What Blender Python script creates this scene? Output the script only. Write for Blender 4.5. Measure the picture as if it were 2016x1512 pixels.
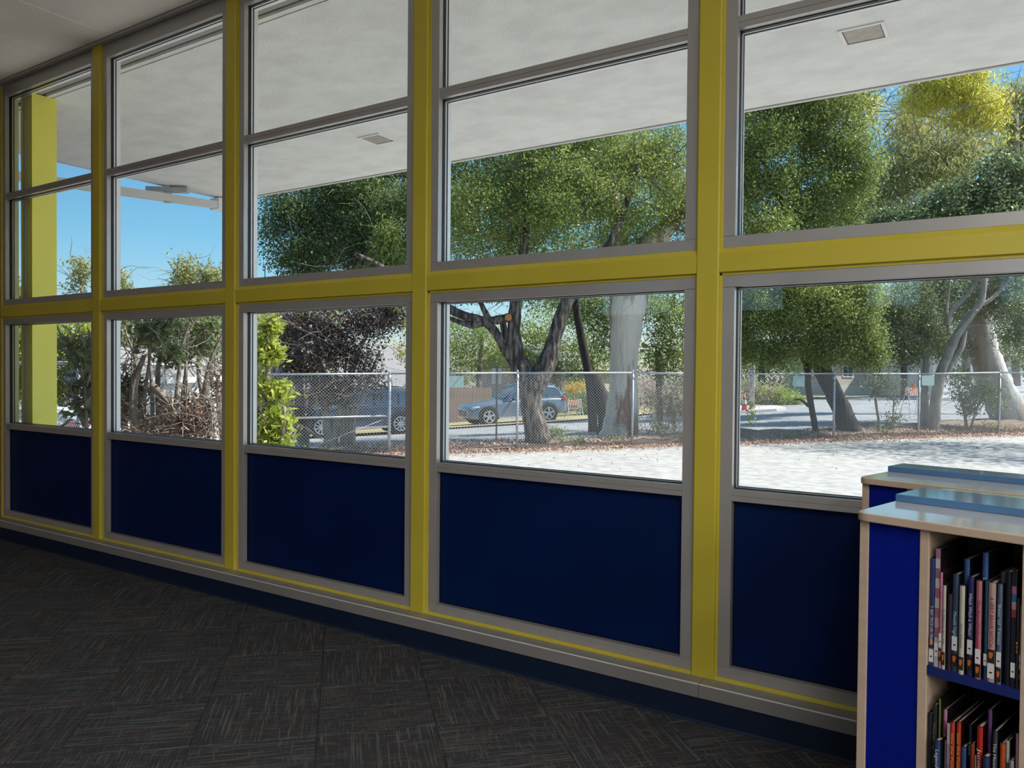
import bpy, math, random
import numpy as np
from mathutils import Vector, Matrix
for o in list(bpy.data.objects): bpy.data.objects.remove(o)
S = bpy.context.scene
COL = S.collection
rnd = random.Random(7)
RG = np.random.default_rng(11)

# ------------------------------------------------------------------ camera
F_PX = 1514.0
YAW, PIT, ROL = [math.radians(a) for a in (32.788, -0.986, 0.510)]
CAM = Vector((0, -3.0, 1.375))
_c, _s, _cp, _sp = math.cos(YAW), math.sin(YAW), math.cos(PIT), math.sin(PIT)
FW = Vector((-_s*_cp, _c*_cp, _sp)); RT0 = Vector((_c, _s, 0)); UP0 = RT0.cross(FW)
RT = math.cos(ROL)*RT0 + math.sin(ROL)*UP0
UP = -math.sin(ROL)*RT0 + math.cos(ROL)*UP0
cam = bpy.data.cameras.new('camera'); cam.sensor_width = 36; cam.lens = F_PX/2016*36; cam.clip_end = 600; cam.clip_start = 0.05
co = bpy.data.objects.new('camera', cam); COL.objects.link(co)
m = Matrix((RT, UP, -FW)).transposed().to_4x4(); m.translation = CAM
co.matrix_world = m; S.camera = co

# ------------------------------------------------------------------ world, sun, exposure
S.view_settings.view_transform = 'Standard'; S.view_settings.look = 'None'
S.view_settings.gamma = 1; S.view_settings.use_curve_mapping = False
S.view_settings.exposure = 0.0
w = bpy.data.worlds.new('sky'); S.world = w; w.use_nodes = True
nt = w.node_tree; nt.nodes.clear()
sky = nt.nodes.new('ShaderNodeTexSky'); sky.sky_type = 'NISHITA'; sky.sun_disc = False
sky.air_density = 1.0; sky.dust_density = 0.6; sky.ozone_density = 1.6
bg = nt.nodes.new('ShaderNodeBackground'); bg.inputs[1].default_value = 0.17
ow = nt.nodes.new('ShaderNodeOutputWorld')
hs = nt.nodes.new('ShaderNodeMix'); hs.data_type = 'RGBA'; hs.blend_type = 'MULTIPLY'; hs.inputs[0].default_value = 1; hs.inputs[7].default_value = (.66,.98,1.06,1)
tcw = nt.nodes.new('ShaderNodeTexCoord'); sx_ = nt.nodes.new('ShaderNodeSeparateXYZ'); rw = nt.nodes.new('ShaderNodeValToRGB')
rw.color_ramp.elements[0].color = (.92,.93,1.05,1); rw.color_ramp.elements[1].color = (.60,.99,1.08,1); rw.color_ramp.elements[0].position = .02; rw.color_ramp.elements[1].position = .16
nt.links.new(tcw.outputs['Generated'], sx_.inputs[0]); nt.links.new(sx_.outputs[2], rw.inputs[0]); nt.links.new(rw.outputs[0], hs.inputs[7])
nt.links.new(sky.outputs[0], hs.inputs[6]); nt.links.new(hs.outputs[2], bg.inputs[0]); nt.links.new(bg.outputs[0], ow.inputs[0])
# direction towards the sun: right of and slightly beyond the view, high
SUN_DIR = (RT0*0.95 + Vector((-_s, _c, 0))*0.10)
SUN_DIR.normalize(); SUN_EL = math.radians(50)
SUN_DIR = Vector((SUN_DIR.x*math.cos(SUN_EL), SUN_DIR.y*math.cos(SUN_EL), math.sin(SUN_EL)))
sky.sun_elevation = SUN_EL; sky.sun_rotation = math.atan2(SUN_DIR.x, SUN_DIR.y)
sl = bpy.data.lights.new('sun', 'SUN'); sl.energy = 9.4; sl.angle = math.radians(0.6); sl.color = (1, .95, .88)
so = bpy.data.objects.new('sun', sl); COL.objects.link(so)
so.rotation_euler = (-SUN_DIR).to_track_quat('-Z', 'Y').to_euler(); so.location = (0, 0, 30)

# ------------------------------------------------------------------ helpers
def ray(px, py): return FW + RT*((px-1008)/F_PX) - UP*((py-756)/F_PX)
def at(px, py, Z): return CAM + ray(px, py)*Z
def cg(X, Z): return (CAM.x + _c*X - _s*Z, CAM.y + _s*X + _c*Z)      # ground-plan point, metres right / ahead of the camera
def gp(px, Z, z):                                                  # point of height z above column px at depth Z
    p = at(px, 756, Z); k = (z - p.z)/UP.z; return p + UP*k
def zlot(x): return -.44 + .011*(max(-16, min(4, x)) + .15)
def fenceZ(X): return 18.27 + .3295*X
def gz(x, y):                                                      # ground height at world x, y
    dx, dy = x-CAM.x, y-CAM.y
    X = _c*dx + _s*dy; Z = -_s*dx + _c*dy
    t = Z - fenceZ(X)
    z = zlot(x)
    if t > 0:
        g = max(-.055, min(.012, -.0275 + .0027*X))
        z += min(t, 42)*g
    return z
def gpt(px, Z):
    x, y = cg((px-1008)/F_PX*Z, Z); return Vector((x, y, gz(x, y)))

def tag(o, label=None, cat=None, group=None, kind=None):
    if label: o['label'] = label
    if cat: o['category'] = cat
    if group: o['group'] = group
    if kind: o['kind'] = kind
    return o
def empty(name, loc=(0,0,0), rz=0, parent=None):
    o = bpy.data.objects.new(name, None); COL.objects.link(o); o.location = loc; o.rotation_euler = (0,0,rz)
    o.empty_display_size = .1
    if parent: o.parent = parent
    return o
def mesh_obj(name, me, parent=None):
    o = bpy.data.objects.new(name, me); COL.objects.link(o)
    if parent: o.parent = parent
    return o

class MB:
    def __init__(s): s.v = []; s.f = []; s.smooth = False; s.mi = []; s.cm = 0
    def poly(s, pts, faces):
        n = len(s.v); s.v += [tuple(p) for p in pts]; s.f += [tuple(n+i for i in f) for f in faces]; s.mi += [s.cm]*len(faces); return s
    def box(s, a, b, bev=0):
        x0,y0,z0 = a; x1,y1,z1 = b
        x0,x1 = sorted((x0,x1)); y0,y1 = sorted((y0,y1)); z0,z1 = sorted((z0,z1))
        return s.poly([(x0,y0,z0),(x1,y0,z0),(x1,y1,z0),(x0,y1,z0),(x0,y0,z1),(x1,y0,z1),(x1,y1,z1),(x0,y1,z1)],
                      [(0,3,2,1),(4,5,6,7),(0,1,5,4),(1,2,6,5),(2,3,7,6),(3,0,4,7)])
    def prism(s, pts2, z0, z1, fn=lambda a,b,c:(a,b,c)):
        n = len(pts2)
        P = [fn(a,b,z0) for a,b in pts2]+[fn(a,b,z1) for a,b in pts2]
        return s.poly(P, [tuple(range(n))[::-1], tuple(range(n,2*n))]+[(i,(i+1)%n,n+(i+1)%n,n+i) for i in range(n)])
    def tube(s, pts, rad, n=8, cap=True, wob=0):
        pts = [Vector(p) for p in pts]
        if not hasattr(rad, '__len__'): rad = [rad]*len(pts)
        rings = []; prev = None
        for i, p in enumerate(pts):
            d = (pts[min(i+1,len(pts)-1)] - pts[max(i-1,0)]).normalized()
            if prev is None: a = d.orthogonal().normalized()
            else: a = (prev - d*prev.dot(d)).normalized()
            prev = a; b = d.cross(a)
            k0 = len(s.v)
            for k in range(n):
                t = 2*math.pi*k/n; r = rad[i]*(1+wob*(rnd.random()-.5)*2)
                s.v.append(tuple(p + (a*math.cos(t) + b*math.sin(t))*r))
            rings.append(k0)
        for i in range(len(rings)-1):
            A, B = rings[i], rings[i+1]
            for k in range(n):
                s.f.append((A+k, A+(k+1)%n, B+(k+1)%n, B+k)); s.mi.append(s.cm)
        if cap:
            s.f.append(tuple(rings[0]+k for k in range(n))[::-1]); s.f.append(tuple(rings[-1]+k for k in range(n))); s.mi += [s.cm]*2
        return s
    def mesh(s, name, mats=()):
        me = bpy.data.meshes.new(name); me.from_pydata(s.v, [], s.f)
        for m_ in (mats if isinstance(mats,(list,tuple)) else [mats]): me.materials.append(m_)
        if any(s.mi): me.polygons.foreach_set('material_index', s.mi)
        if s.smooth: me.shade_smooth()
        me.update(); return me
    def build(s, name, mats, parent=None, smooth=False, bevel=0):
        s.smooth = smooth or s.smooth
        o = mesh_obj(name, s.mesh(name, mats), parent)
        if bevel:
            md = o.modifiers.new('bevel', 'BEVEL'); md.width = bevel; md.segments = 2; md.limit_method = 'ANGLE'
        return o
def box(name, a, b, mat, parent=None, bevel=0): return MB().box(a, b).build(name, mat, parent, bevel=bevel)

# ------------------------------------------------------------------ materials
def mat(name, col, rough=.5, metal=0, spec=.5, noise=None, bump=None, col2=None, coat=0, trans=0):
    """noise=(scale, detail, lo, hi) mixes col -> col2; bump=(scale, strength, dist)"""
    m_ = bpy.data.materials.new(name); m_.use_nodes = True; t = m_.node_tree; b = t.nodes['Principled BSDF']
    b.inputs['Roughness'].default_value = rough; b.inputs['Metallic'].default_value = metal
    b.inputs['Specular IOR Level'].default_value = spec
    b.inputs['Base Color'].default_value = (*col, 1)
    if coat: b.inputs['Coat Weight'].default_value = coat; b.inputs['Coat Roughness'].default_value = .08
    tc = t.nodes.new('ShaderNodeTexCoord')
    if noise:
        n = t.nodes.new('ShaderNodeTexNoise'); n.inputs['Scale'].default_value = noise[0]; n.inputs['Detail'].default_value = noise[1]
        r = t.nodes.new('ShaderNodeValToRGB'); r.color_ramp.elements[0].position = noise[2]; r.color_ramp.elements[1].position = noise[3]
        r.color_ramp.elements[0].color = (*col, 1); r.color_ramp.elements[1].color = (*(col2 or col), 1)
        mp = t.nodes.new('ShaderNodeMapping')
        if len(noise) > 4: mp.inputs['Scale'].default_value = noise[4]
        t.links.new(tc.outputs['Object'], mp.inputs[0]); t.links.new(mp.outputs[0], n.inputs[0])
        t.links.new(n.outputs[0], r.inputs[0]); t.links.new(r.outputs[0], b.inputs['Base Color'])
    if bump:
        n = t.nodes.new('ShaderNodeTexNoise'); n.inputs['Scale'].default_value = bump[0]; n.inputs['Detail'].default_value = 6
        mp = t.nodes.new('ShaderNodeMapping')
        if len(bump) > 3: mp.inputs['Scale'].default_value = bump[3]
        bn = t.nodes.new('ShaderNodeBump'); bn.inputs['Strength'].default_value = bump[1]; bn.inputs['Distance'].default_value = bump[2]
        t.links.new(tc.outputs['Object'], mp.inputs[0]); t.links.new(mp.outputs[0], n.inputs[0])
        t.links.new(n.outputs[0], bn.inputs['Height']); t.links.new(bn.outputs[0], b.inputs['Normal'])
    return m_
M = {}
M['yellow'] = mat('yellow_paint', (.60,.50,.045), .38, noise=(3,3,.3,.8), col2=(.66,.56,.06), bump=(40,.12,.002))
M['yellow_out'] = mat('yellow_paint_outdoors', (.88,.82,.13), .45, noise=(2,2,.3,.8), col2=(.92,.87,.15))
M['frame'] = mat('grey_anodised_frame', (.44,.43,.42), .30, metal=.30, coat=.35, noise=(6,3,.3,.7), col2=(.48,.47,.46))
M['frame_out'] = mat('aluminium_outer_frame', (.85,.84,.85), .35, metal=.2)
M['gasket'] = mat('black_gasket', (.006,.005,.010), .5)
M['navy'] = mat('navy_panel', (.001,.014,.085), .5, spec=.12, noise=(2,2,.3,.7), col2=(.001,.011,.068))
M['base_navy'] = mat('navy_rubber_base', (.003,.014,.045), .5)
M['ledge'] = mat('grey_metal_ledge', (.40,.39,.375), .36, metal=.35, noise=(5,3,.3,.7), col2=(.36,.35,.34))
M['edge'] = mat('painted_edge_highlight', (.92,.92,.92), .3, metal=.2, coat=.6)  # pale colour for the highlight painted along the ledge edge
M['ceiltrim'] = mat('ceiling_trim', (.55,.54,.52), .5)
M['wall'] = mat('painted_wall', (.60,.57,.52), .7, bump=(60,.1,.002))
M['brown'] = mat('brown_wall', (.18,.10,.07), .6, noise=(4,4,.3,.7,(1,8,1)), col2=(.13,.07,.05))
M['soffit'] = mat('stucco_soffit', (.71,.705,.695), .9, noise=(3.5,14,.36,.62,(1,1.4,1)), col2=(.80,.80,.785), bump=(55,.5,.01))
M['soffit_strip'] = mat('painted_board', (.36,.35,.32), .8, noise=(5,5,.3,.7), col2=(.28,.275,.25))
M['dark_strip'] = mat('dark_groove', (.10,.10,.09), .9)
M['fascia'] = mat('white_fascia', (.62,.62,.62), .6)
M['maple'] = mat('maple_laminate', (.50,.38,.28), .35, noise=(3,6,.35,.7,(1,14,14)), col2=(.56,.43,.33), coat=.1)
M['maple_top'] = mat('pale_maple_top_sheen', (.86,.80,.73), .28, noise=(3,6,.35,.7,(1,14,14)), col2=(.78,.73,.68), coat=1)  # window reflection on the top painted in as extra paleness
M['blue_lam'] = mat('blue_laminate', (.001,.010,.22), .5, spec=.12, noise=(60,3,.3,.7), col2=(.001,.008,.19))
M['blue_shelf'] = mat('blue_shelf', (.004,.015,.13), .5)
M['dark_back'] = mat('dark_case_inside', (.10,.09,.085), .6)
M['pad'] = mat('slate_blue_top', (.06,.17,.36), .30, coat=1)
M['asphalt'] = mat('worn_asphalt', (.31,.30,.29), .9, noise=(5,14,.34,.62,(1,1,1)), col2=(.44,.43,.415), bump=(90,.2,.01))
M['road'] = mat('road_asphalt', (.24,.25,.27), .9, noise=(.7,8,.35,.7), col2=(.32,.33,.34), bump=(50,.3,.01))
M['dirt'] = mat('dry_soil', (.16,.115,.085), .95, noise=(3,8,.35,.65), col2=(.26,.19,.14), bump=(14,.8,.05))
M['drygrass'] = mat('dry_grass', (.42,.34,.16), .95, noise=(2.5,8,.35,.65), col2=(.30,.27,.12), bump=(30,.8,.04))
M['concrete'] = mat('pale_concrete', (.52,.49,.46), .85, noise=(2,6,.3,.7), col2=(.60,.57,.54))
M['redcurb'] = mat('red_painted_curb', (.42,.10,.10), .8)
M['galv'] = mat('galvanised_steel', (.42,.44,.46), .45, metal=.45, noise=(9,3,.3,.7), col2=(.52,.54,.56))
M['wire'] = mat('fence_wire', (.50,.50,.49), .45, metal=.35)
M['sign_back'] = mat('pale_green_sign', (.40,.52,.47), .6, noise=(3,2,.3,.7), col2=(.34,.46,.43))
M['sign_grey'] = mat('grey_sign_back', (.55,.55,.55), .6)
M['pole_wood'] = mat('weathered_pole', (.20,.19,.18), .8)
M['bark_oak'] = mat('oak_bark', (.050,.040,.034), .95, noise=(13,8,.42,.60,(1,1,.22)), col2=(.26,.215,.18), bump=(16,1.0,.12,(1,1,.2)))
M['bark_dark'] = mat('dark_bark', (.022,.019,.018), .95, noise=(9,8,.35,.7,(1,1,.35)), col2=(.06,.05,.045), bump=(14,1,.05,(1,1,.25)))
M['bark_grey'] = mat('grey_bark', (.19,.17,.15), .9, noise=(7,8,.35,.65,(1,1,.35)), col2=(.32,.29,.26), bump=(16,.8,.03,(1,1,.3)))
M['bark_euc'] = mat('eucalyptus_bark', (.76,.66,.57), .75, noise=(2.4,10,.50,.60,(1,1,.22)), col2=(.30,.15,.09), bump=(9,1,.09,(1,1,.2)))
M['bark_pale'] = mat('pale_smooth_bark', (.50,.49,.47), .8, noise=(1.3,6,.45,.66,(1,1,.3)), col2=(.27,.21,.17), bump=(6,.6,.05,(1,1,.3)))
M['twig'] = mat('bare_twig', (.36,.32,.28), .9, noise=(9,3,.3,.7), col2=(.16,.12,.10))
M['plank'] = mat('weathered_plank', (.20,.15,.125), .9, noise=(3,6,.3,.7,(12,12,1)), col2=(.28,.215,.18))
M['stucco_w'] = mat('white_stucco', (.80,.79,.77), .9)
M['stucco_b'] = mat('beige_stucco', (.50,.43,.38), .9)
M['stucco_p'] = mat('pinkish_siding', (.44,.33,.30), .9)
M['roof'] = mat('grey_shingle_roof', (.22,.21,.21), .9, noise=(6,6,.3,.7,(1,1,6)), col2=(.29,.28,.28))
M['glass_dark'] = mat('dark_window_glass', (.03,.04,.05), .08, spec=.8)
M['trim_w'] = mat('white_trim', (.78,.78,.78), .6)
M['tyre'] = mat('tyre_rubber', (.012,.012,.013), .85)
M['rim'] = mat('alloy_rim', (.55,.57,.60), .3, metal=.7)
M['car_blue'] = mat('grey_blue_car_paint', (.19,.24,.31), .25, metal=.5, coat=.8)
M['car_dark'] = mat('dark_slate_car_paint', (.06,.08,.115), .25, metal=.45, coat=.8)
M['car_white'] = mat('pale_car_paint', (.62,.64,.68), .3, coat=.7)
M['car_glass'] = mat('car_glass', (.05,.075,.11), .06, spec=.9)
M['plastic'] = mat('black_car_plastic', (.02,.02,.022), .6)
M['chrome'] = mat('chrome', (.7,.72,.75), .15, metal=1)
M['lamp_lens'] = mat('lamp_lens', (.35,.50,.75), .1, spec=.9)
M['red'] = mat('red_lens', (.65,.02,.03), .25)
M['orange'] = mat('orange_paint', (.85,.20,.03), .5)
M['white_paint'] = mat('white_paint', (.75,.75,.73), .5)
M['diffuser'] = mat('prismatic_diffuser', (.42,.37,.32), .35, noise=(18,2,.3,.7), col2=(.30,.26,.22))

# carpet: loop pile with broken cross-hatched yarn lines
def carpet(name, c0, c1, c2):
    m_ = bpy.data.materials.new(name); m_.use_nodes = True; t = m_.node_tree; b = t.nodes['Principled BSDF']
    b.inputs['Roughness'].default_value = .95; b.inputs['Specular IOR Level'].default_value = .15
    tc = t.nodes.new('ShaderNodeTexCoord'); oi = t.nodes.new('ShaderNodeObjectInfo')
    add = t.nodes.new('ShaderNodeVectorMath'); add.operation = 'ADD'
    sc_ = t.nodes.new('ShaderNodeVectorMath'); sc_.operation = 'SCALE'; sc_.inputs[0].default_value = (13, 29, 7)
    t.links.new(oi.outputs['Random'], sc_.inputs['Scale'])
    t.links.new(tc.outputs['Object'], add.inputs[0]); t.links.new(sc_.outputs[0], add.inputs[1])
    def streak(scale, lo, hi):
        mp = t.nodes.new('ShaderNodeMapping'); mp.inputs['Scale'].default_value = scale
        n = t.nodes.new('ShaderNodeTexNoise'); n.inputs['Scale'].default_value = 1; n.inputs['Detail'].default_value = 2; n.inputs['Distortion'].default_value = .12
        r = t.nodes.new('ShaderNodeMapRange'); r.inputs[1].default_value = lo; r.inputs[2].default_value = hi
        t.links.new(add.outputs[0], mp.inputs[0]); t.links.new(mp.outputs[0], n.inputs[0]); t.links.new(n.outputs[0], r.inputs[0]); return r.outputs[0]
    a = streak((5, 150, 1), .53, .62)     # long yarn lines
    c = streak((120, 13, 1), .54, .66)     # cross yarn
    mx = t.nodes.new('ShaderNodeMath'); mx.operation = 'MAXIMUM'; t.links.new(a, mx.inputs[0])
    ml = t.nodes.new('ShaderNodeMath'); ml.operation = 'MULTIPLY'; ml.inputs[1].default_value = .7; t.links.new(c, ml.inputs[0]); t.links.new(ml.outputs[0], mx.inputs[1])
    big = streak((2.0, 6, 1), .36, .64)
    tint = t.nodes.new('ShaderNodeMix'); tint.data_type = 'RGBA'; tint.inputs[6].default_value = (*c1, 1); tint.inputs[7].default_value = (*c2, 1)
    t.links.new(big, tint.inputs[0])
    mix = t.nodes.new('ShaderNodeMix'); mix.data_type = 'RGBA'; mix.inputs[6].default_value = (*c0, 1)
    t.links.new(mx.outputs[0], mix.inputs[0]); t.links.new(tint.outputs[2], mix.inputs[7]); t.links.new(mix.outputs[2], b.inputs['Base Color'])
    bn = t.nodes.new('ShaderNodeBump'); bn.inputs['Strength'].default_value = .6; bn.inputs['Distance'].default_value = .003
    t.links.new(mx.outputs[0], bn.inputs['Height']); t.links.new(bn.outputs[0], b.inputs['Normal'])
    return m_
M['carpet'] = carpet('patterned_loop_carpet', (.054,.054,.058), (.142,.128,.120), (.108,.128,.142))
# ceiling board: fissured mineral fibre
M['ctile'] = mat('mineral_fibre_tile', (.84,.78,.70), .95, noise=(75,3,.30,.44), col2=(.92,.86,.79), bump=(70,.5,.004))
# thin window glass
g = bpy.data.materials.new('clear_window_glass'); g.use_nodes = True; t = g.node_tree; t.nodes.clear()
tr = t.nodes.new('ShaderNodeBsdfTransparent'); tr.inputs[0].default_value = (.93,.955,.95,1)
gl = t.nodes.new('ShaderNodeBsdfGlossy'); gl.inputs['Roughness'].default_value = 0.0
fr = t.nodes.new('ShaderNodeFresnel'); fr.inputs[0].default_value = 1.5
mu = t.nodes.new('ShaderNodeMath'); mu.operation = 'MULTIPLY'; mu.inputs[1].default_value = 1.6
mi = t.nodes.new('ShaderNodeMixShader'); ou = t.nodes.new('ShaderNodeOutputMaterial')
t.links.new(fr.outputs[0], mu.inputs[0]); t.links.new(mu.outputs[0], mi.inputs[0]); t.links.new(tr.outputs[0], mi.inputs[1]); t.links.new(gl.outputs[0], mi.inputs[2]); t.links.new(mi.outputs[0], ou.inputs[0])
M['glass'] = g
def leafmat(name, c0, c1, c2, trans=.35):
    m_ = bpy.data.materials.new(name); m_.use_nodes = True; t = m_.node_tree; t.nodes.clear()
    at_ = t.nodes.new('ShaderNodeAttribute'); at_.attribute_name = 'tint'
    r = t.nodes.new('ShaderNodeValToRGB'); e = r.color_ramp.elements
    e[0].color = (*c0,1); e[1].color = (*c2,1); k = e.new(.5); k.color = (*c1,1)
    d = t.nodes.new('ShaderNodeBsdfPrincipled'); d.inputs['Roughness'].default_value = .5; d.inputs['Specular IOR Level'].default_value = .4
    tl = t.nodes.new('ShaderNodeBsdfTranslucent'); mx_ = t.nodes.new('ShaderNodeMixShader'); mx_.inputs[0].default_value = trans
    o_ = t.nodes.new('ShaderNodeOutputMaterial')
    t.links.new(at_.outputs['Fac'], r.inputs[0]); t.links.new(r.outputs[0], d.inputs['Base Color']); t.links.new(r.outputs[0], tl.inputs['Color'])
    t.links.new(d.outputs[0], mx_.inputs[1]); t.links.new(tl.outputs[0], mx_.inputs[2]); t.links.new(mx_.outputs[0], o_.inputs[0])
    return m_
M['leaf_oak'] = leafmat('oak_leaves', (.09,.145,.035), (.23,.30,.07), (.55,.57,.19), .42)
M['leaf_dark'] = leafmat('dark_evergreen_leaves', (.06,.105,.04), (.13,.20,.065), (.32,.38,.13), .35)
M['leaf_euc'] = leafmat('eucalyptus_leaves', (.38,.40,.07), (.72,.68,.12), (.95,.88,.24), .5)
M['leaf_euc2'] = leafmat('grey_green_leaves', (.22,.25,.09), (.42,.43,.16), (.68,.62,.27), .45)
M['leaf_bright'] = leafmat('bright_green_leaves', (.13,.20,.05), (.25,.33,.08), (.45,.48,.14), .4)
M['leaf_photinia'] = leafmat('photinia_leaves', (.16,.26,.04), (.42,.50,.08), (.66,.62,.16), .4)
M['leaf_brown'] = leafmat('dead_brown_leaves', (.035,.024,.022), (.085,.058,.048), (.20,.12,.09), .15)
M['leaf_dry'] = leafmat('dry_curled_leaves', (.13,.085,.06), (.30,.20,.145), (.46,.30,.22), .2)
M['leaf_litter'] = leafmat('fallen_leaves', (.28,.15,.10), (.52,.33,.25), (.70,.52,.42), .15)
M['leaf_shrub'] = leafmat('olive_shrub_leaves', (.07,.11,.05), (.15,.21,.09), (.34,.40,.18), .35)
M['leaf_yellowfl'] = leafmat('yellow_flowers', (.40,.25,.02), (.65,.45,.04), (.75,.60,.08), .3)

def leaves_mesh(name, centres, normals_bias, size, aspect, material, tint, droop=0.0):
    """centres (N,3): one folded leaf (two quads -> 4 tris) each"""
    N = len(centres)
    d = RG.normal(size=(N,3)); d[:,2] = d[:,2]*(1-droop) - droop*1.6
    d /= np.linalg.norm(d, axis=1)[:,None]
    q = RG.normal(size=(N,3)) + np.asarray(normals_bias)
    sd = np.cross(d, q); sd /= (np.linalg.norm(sd, axis=1)[:,None]+1e-9)
    L = size*(.7+.6*RG.random(N))[:,None]; Wd = L*aspect*.5
    p0 = centres - d*L*.5; p1 = centres + sd*Wd; p2 = centres + d*L*.5; p3 = centres - sd*Wd
    V = np.stack([p0,p1,p2,p3],1).reshape(-1,3).astype(np.float32)
    me = bpy.data.meshes.new(name); me.vertices.add(N*4); me.vertices.foreach_set('co', V.ravel())
    me.loops.add(N*4); me.loops.foreach_set('vertex_index', np.arange(N*4, dtype=np.int32))
    me.polygons.add(N); me.polygons.foreach_set('loop_start', np.arange(0,N*4,4,dtype=np.int32)); me.polygons.foreach_set('loop_total', np.full(N,4,dtype=np.int32))
    a = me.attributes.new('tint','FLOAT','POINT'); a.data.foreach_set('value', np.repeat(np.clip(tint,0,1),4).astype(np.float32))
    me.materials.append(material); me.update(calc_edges=True); return me

def blob_points(blobs, n, clump=9, spread=.22, shell=.55):
    """blobs: (centre Vector, (ra, rb, rc) along camera right / ahead / up). Clumped points, denser towards the surface"""
    vol = np.array([b[1][0]*b[1][2] for b in blobs]); pr = vol/vol.sum()
    ncl = max(1, n//clump); idx = RG.choice(len(blobs), ncl, p=pr)
    u = RG.normal(size=(ncl,3)); u /= np.linalg.norm(u,axis=1)[:,None]
    r = shell + (1-shell)*RG.random(ncl)**.7; r = np.where(RG.random(ncl) < .2, RG.random(ncl)**.5, r)
    r = r*(1+.10*RG.normal(size=ncl))
    Cc = np.array([list(b[0]) for b in blobs])[idx]; R_ = np.array([b[1] for b in blobs])[idx]
    ph = RG.random((3,len(blobs)))*6.28
    lump = sum(np.sin(u[:,k]*(5+2*k)+ph[k][idx])*np.cos(u[:,(k+1)%3]*(6-k)+ph[(k+1)%3][idx]) for k in range(3))
    r = r*(1+.16*lump)
    loc = u*r[:,None]*R_
    A = np.array([[_c,_s,0],[-_s,_c,0],[0,0,1]])
    ctr = Cc + loc@A
    f = 2.6/max(.8, float(np.median(R_)))
    keep = (np.sin(ctr[:,0]*f*1.1+1)*np.sin(ctr[:,1]*f*1.3+2)+np.sin(ctr[:,2]*f*1.7)*np.sin((ctr[:,0]+ctr[:,1])*f*.7)+.45*RG.random(ncl)) > -.35
    ctr = ctr[keep]; ncl = len(ctr)
    hue = .65*RG.random(ncl)+.35*(.5+.5*np.sin(ctr[:,0]*.9+ctr[:,2]*1.3))
    P = np.repeat(ctr, clump, 0) + RG.normal(size=(ncl*clump,3))*spread*np.array([1,1,.7])
    tint = np.repeat(hue, clump)*.6 + RG.random(ncl*clump)*.4
    return P, tint
def BL(px, py, Z, rx, ry, rd=None):     # blob from its place and size as sighted at depth Z
    s = Z/F_PX; return (at(px,py,Z), (rx*s, (rd if rd else rx*s*.8), ry*s))
def trunk_mb(paths, n=9, wob=.07):
    mb = MB()
    for p in paths:
        pts = [at(a,b,Z) for a,b,Z,r in p]; rad = [r*Z/F_PX for a,b,Z,r in p]
        # resample for a rounder line
        P, R_ = [], []
        for i in range(len(pts)-1):
            p0 = pts[max(i-1,0)]; p1 = pts[i]; p2 = pts[i+1]; p3 = pts[min(i+2,len(pts)-1)]
            for k in range(4):
                t_ = k/4
                q = .5*((2*p1)+(p2-p0)*t_+(2*p0-5*p1+4*p2-p3)*t_*t_+(3*p1-p0-3*p2+p3)*t_**3)
                P.append(q); R_.append(rad[i]*(1-t_)+rad[i+1]*t_)
        P.append(pts[-1]); R_.append(rad[-1])
        mb.tube(P, R_, n, wob=wob)
    return mb
def twigs(mb, blobs, n, length, r, up=.5, n_side=4, seg=3, curl=.35):
    for i in range(n):
        b = rnd.choice(blobs); c = b[0]; R_ = b[1]
        a = [rnd.gauss(0,.45) for _ in range(3)]
        p = c + RT0*a[0]*R_[0] + Vector((-_s,_c,0))*a[1]*R_[1] + Vector((0,0,1))*a[2]*R_[2]
        d = Vector((rnd.gauss(0,1), rnd.gauss(0,1), rnd.gauss(up,.7))).normalized()
        pts = [p]; L = length*(.5+rnd.random())
        for k in range(seg):
            d = (d + Vector((rnd.gauss(0,curl), rnd.gauss(0,curl), rnd.gauss(0,curl)))).normalized()
            pts.append(pts[-1] + d*L/seg)
        mb.tube(pts, [r*(1-.75*k/seg) for k in range(seg+1)], n_side, cap=False)
def tree(name, label, cat, paths, blobs, n, size, leaf, bark, aspect=.5, clump=9, spread=.2, shell=.55, group=None, droop=0, ntw=0, twl=.8, twr=.015, bias=(0,0,1.2)):
    base = Vector(at(*paths[0][0][:3])) if paths else blobs[0][0].copy()
    if paths: base.z = gz(base.x, base.y)
    root = empty(name, base); tag(root, label, cat, group)
    inv = Matrix.Translation(-base)
    mb = trunk_mb(paths) if paths else MB()
    if ntw: twigs(mb, blobs, ntw, twl, twr)
    if mb.v:
        me = mb.mesh('trunk', bark); me.transform(inv); me.shade_smooth(); mesh_obj('trunk' if paths else 'twigs', me, root)
    P, tn = blob_points(blobs, n, clump, spread, shell)
    me = leaves_mesh('foliage', P, bias, size, aspect, leaf, tn, droop); me.transform(inv)
    tag(mesh_obj('foliage', me, root), kind='stuff')
    return root

# ================================================================== ROOM
XL, XR, YB, ZC = -6.86, 9.5, -9.0, 3.64
POST = [-6.894 + 1.4725*i for i in range(0, 12)]          # centre lines of the yellow posts (0 hides in the left wall)
PC = .0545                                                # half width of a post with its lips
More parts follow.
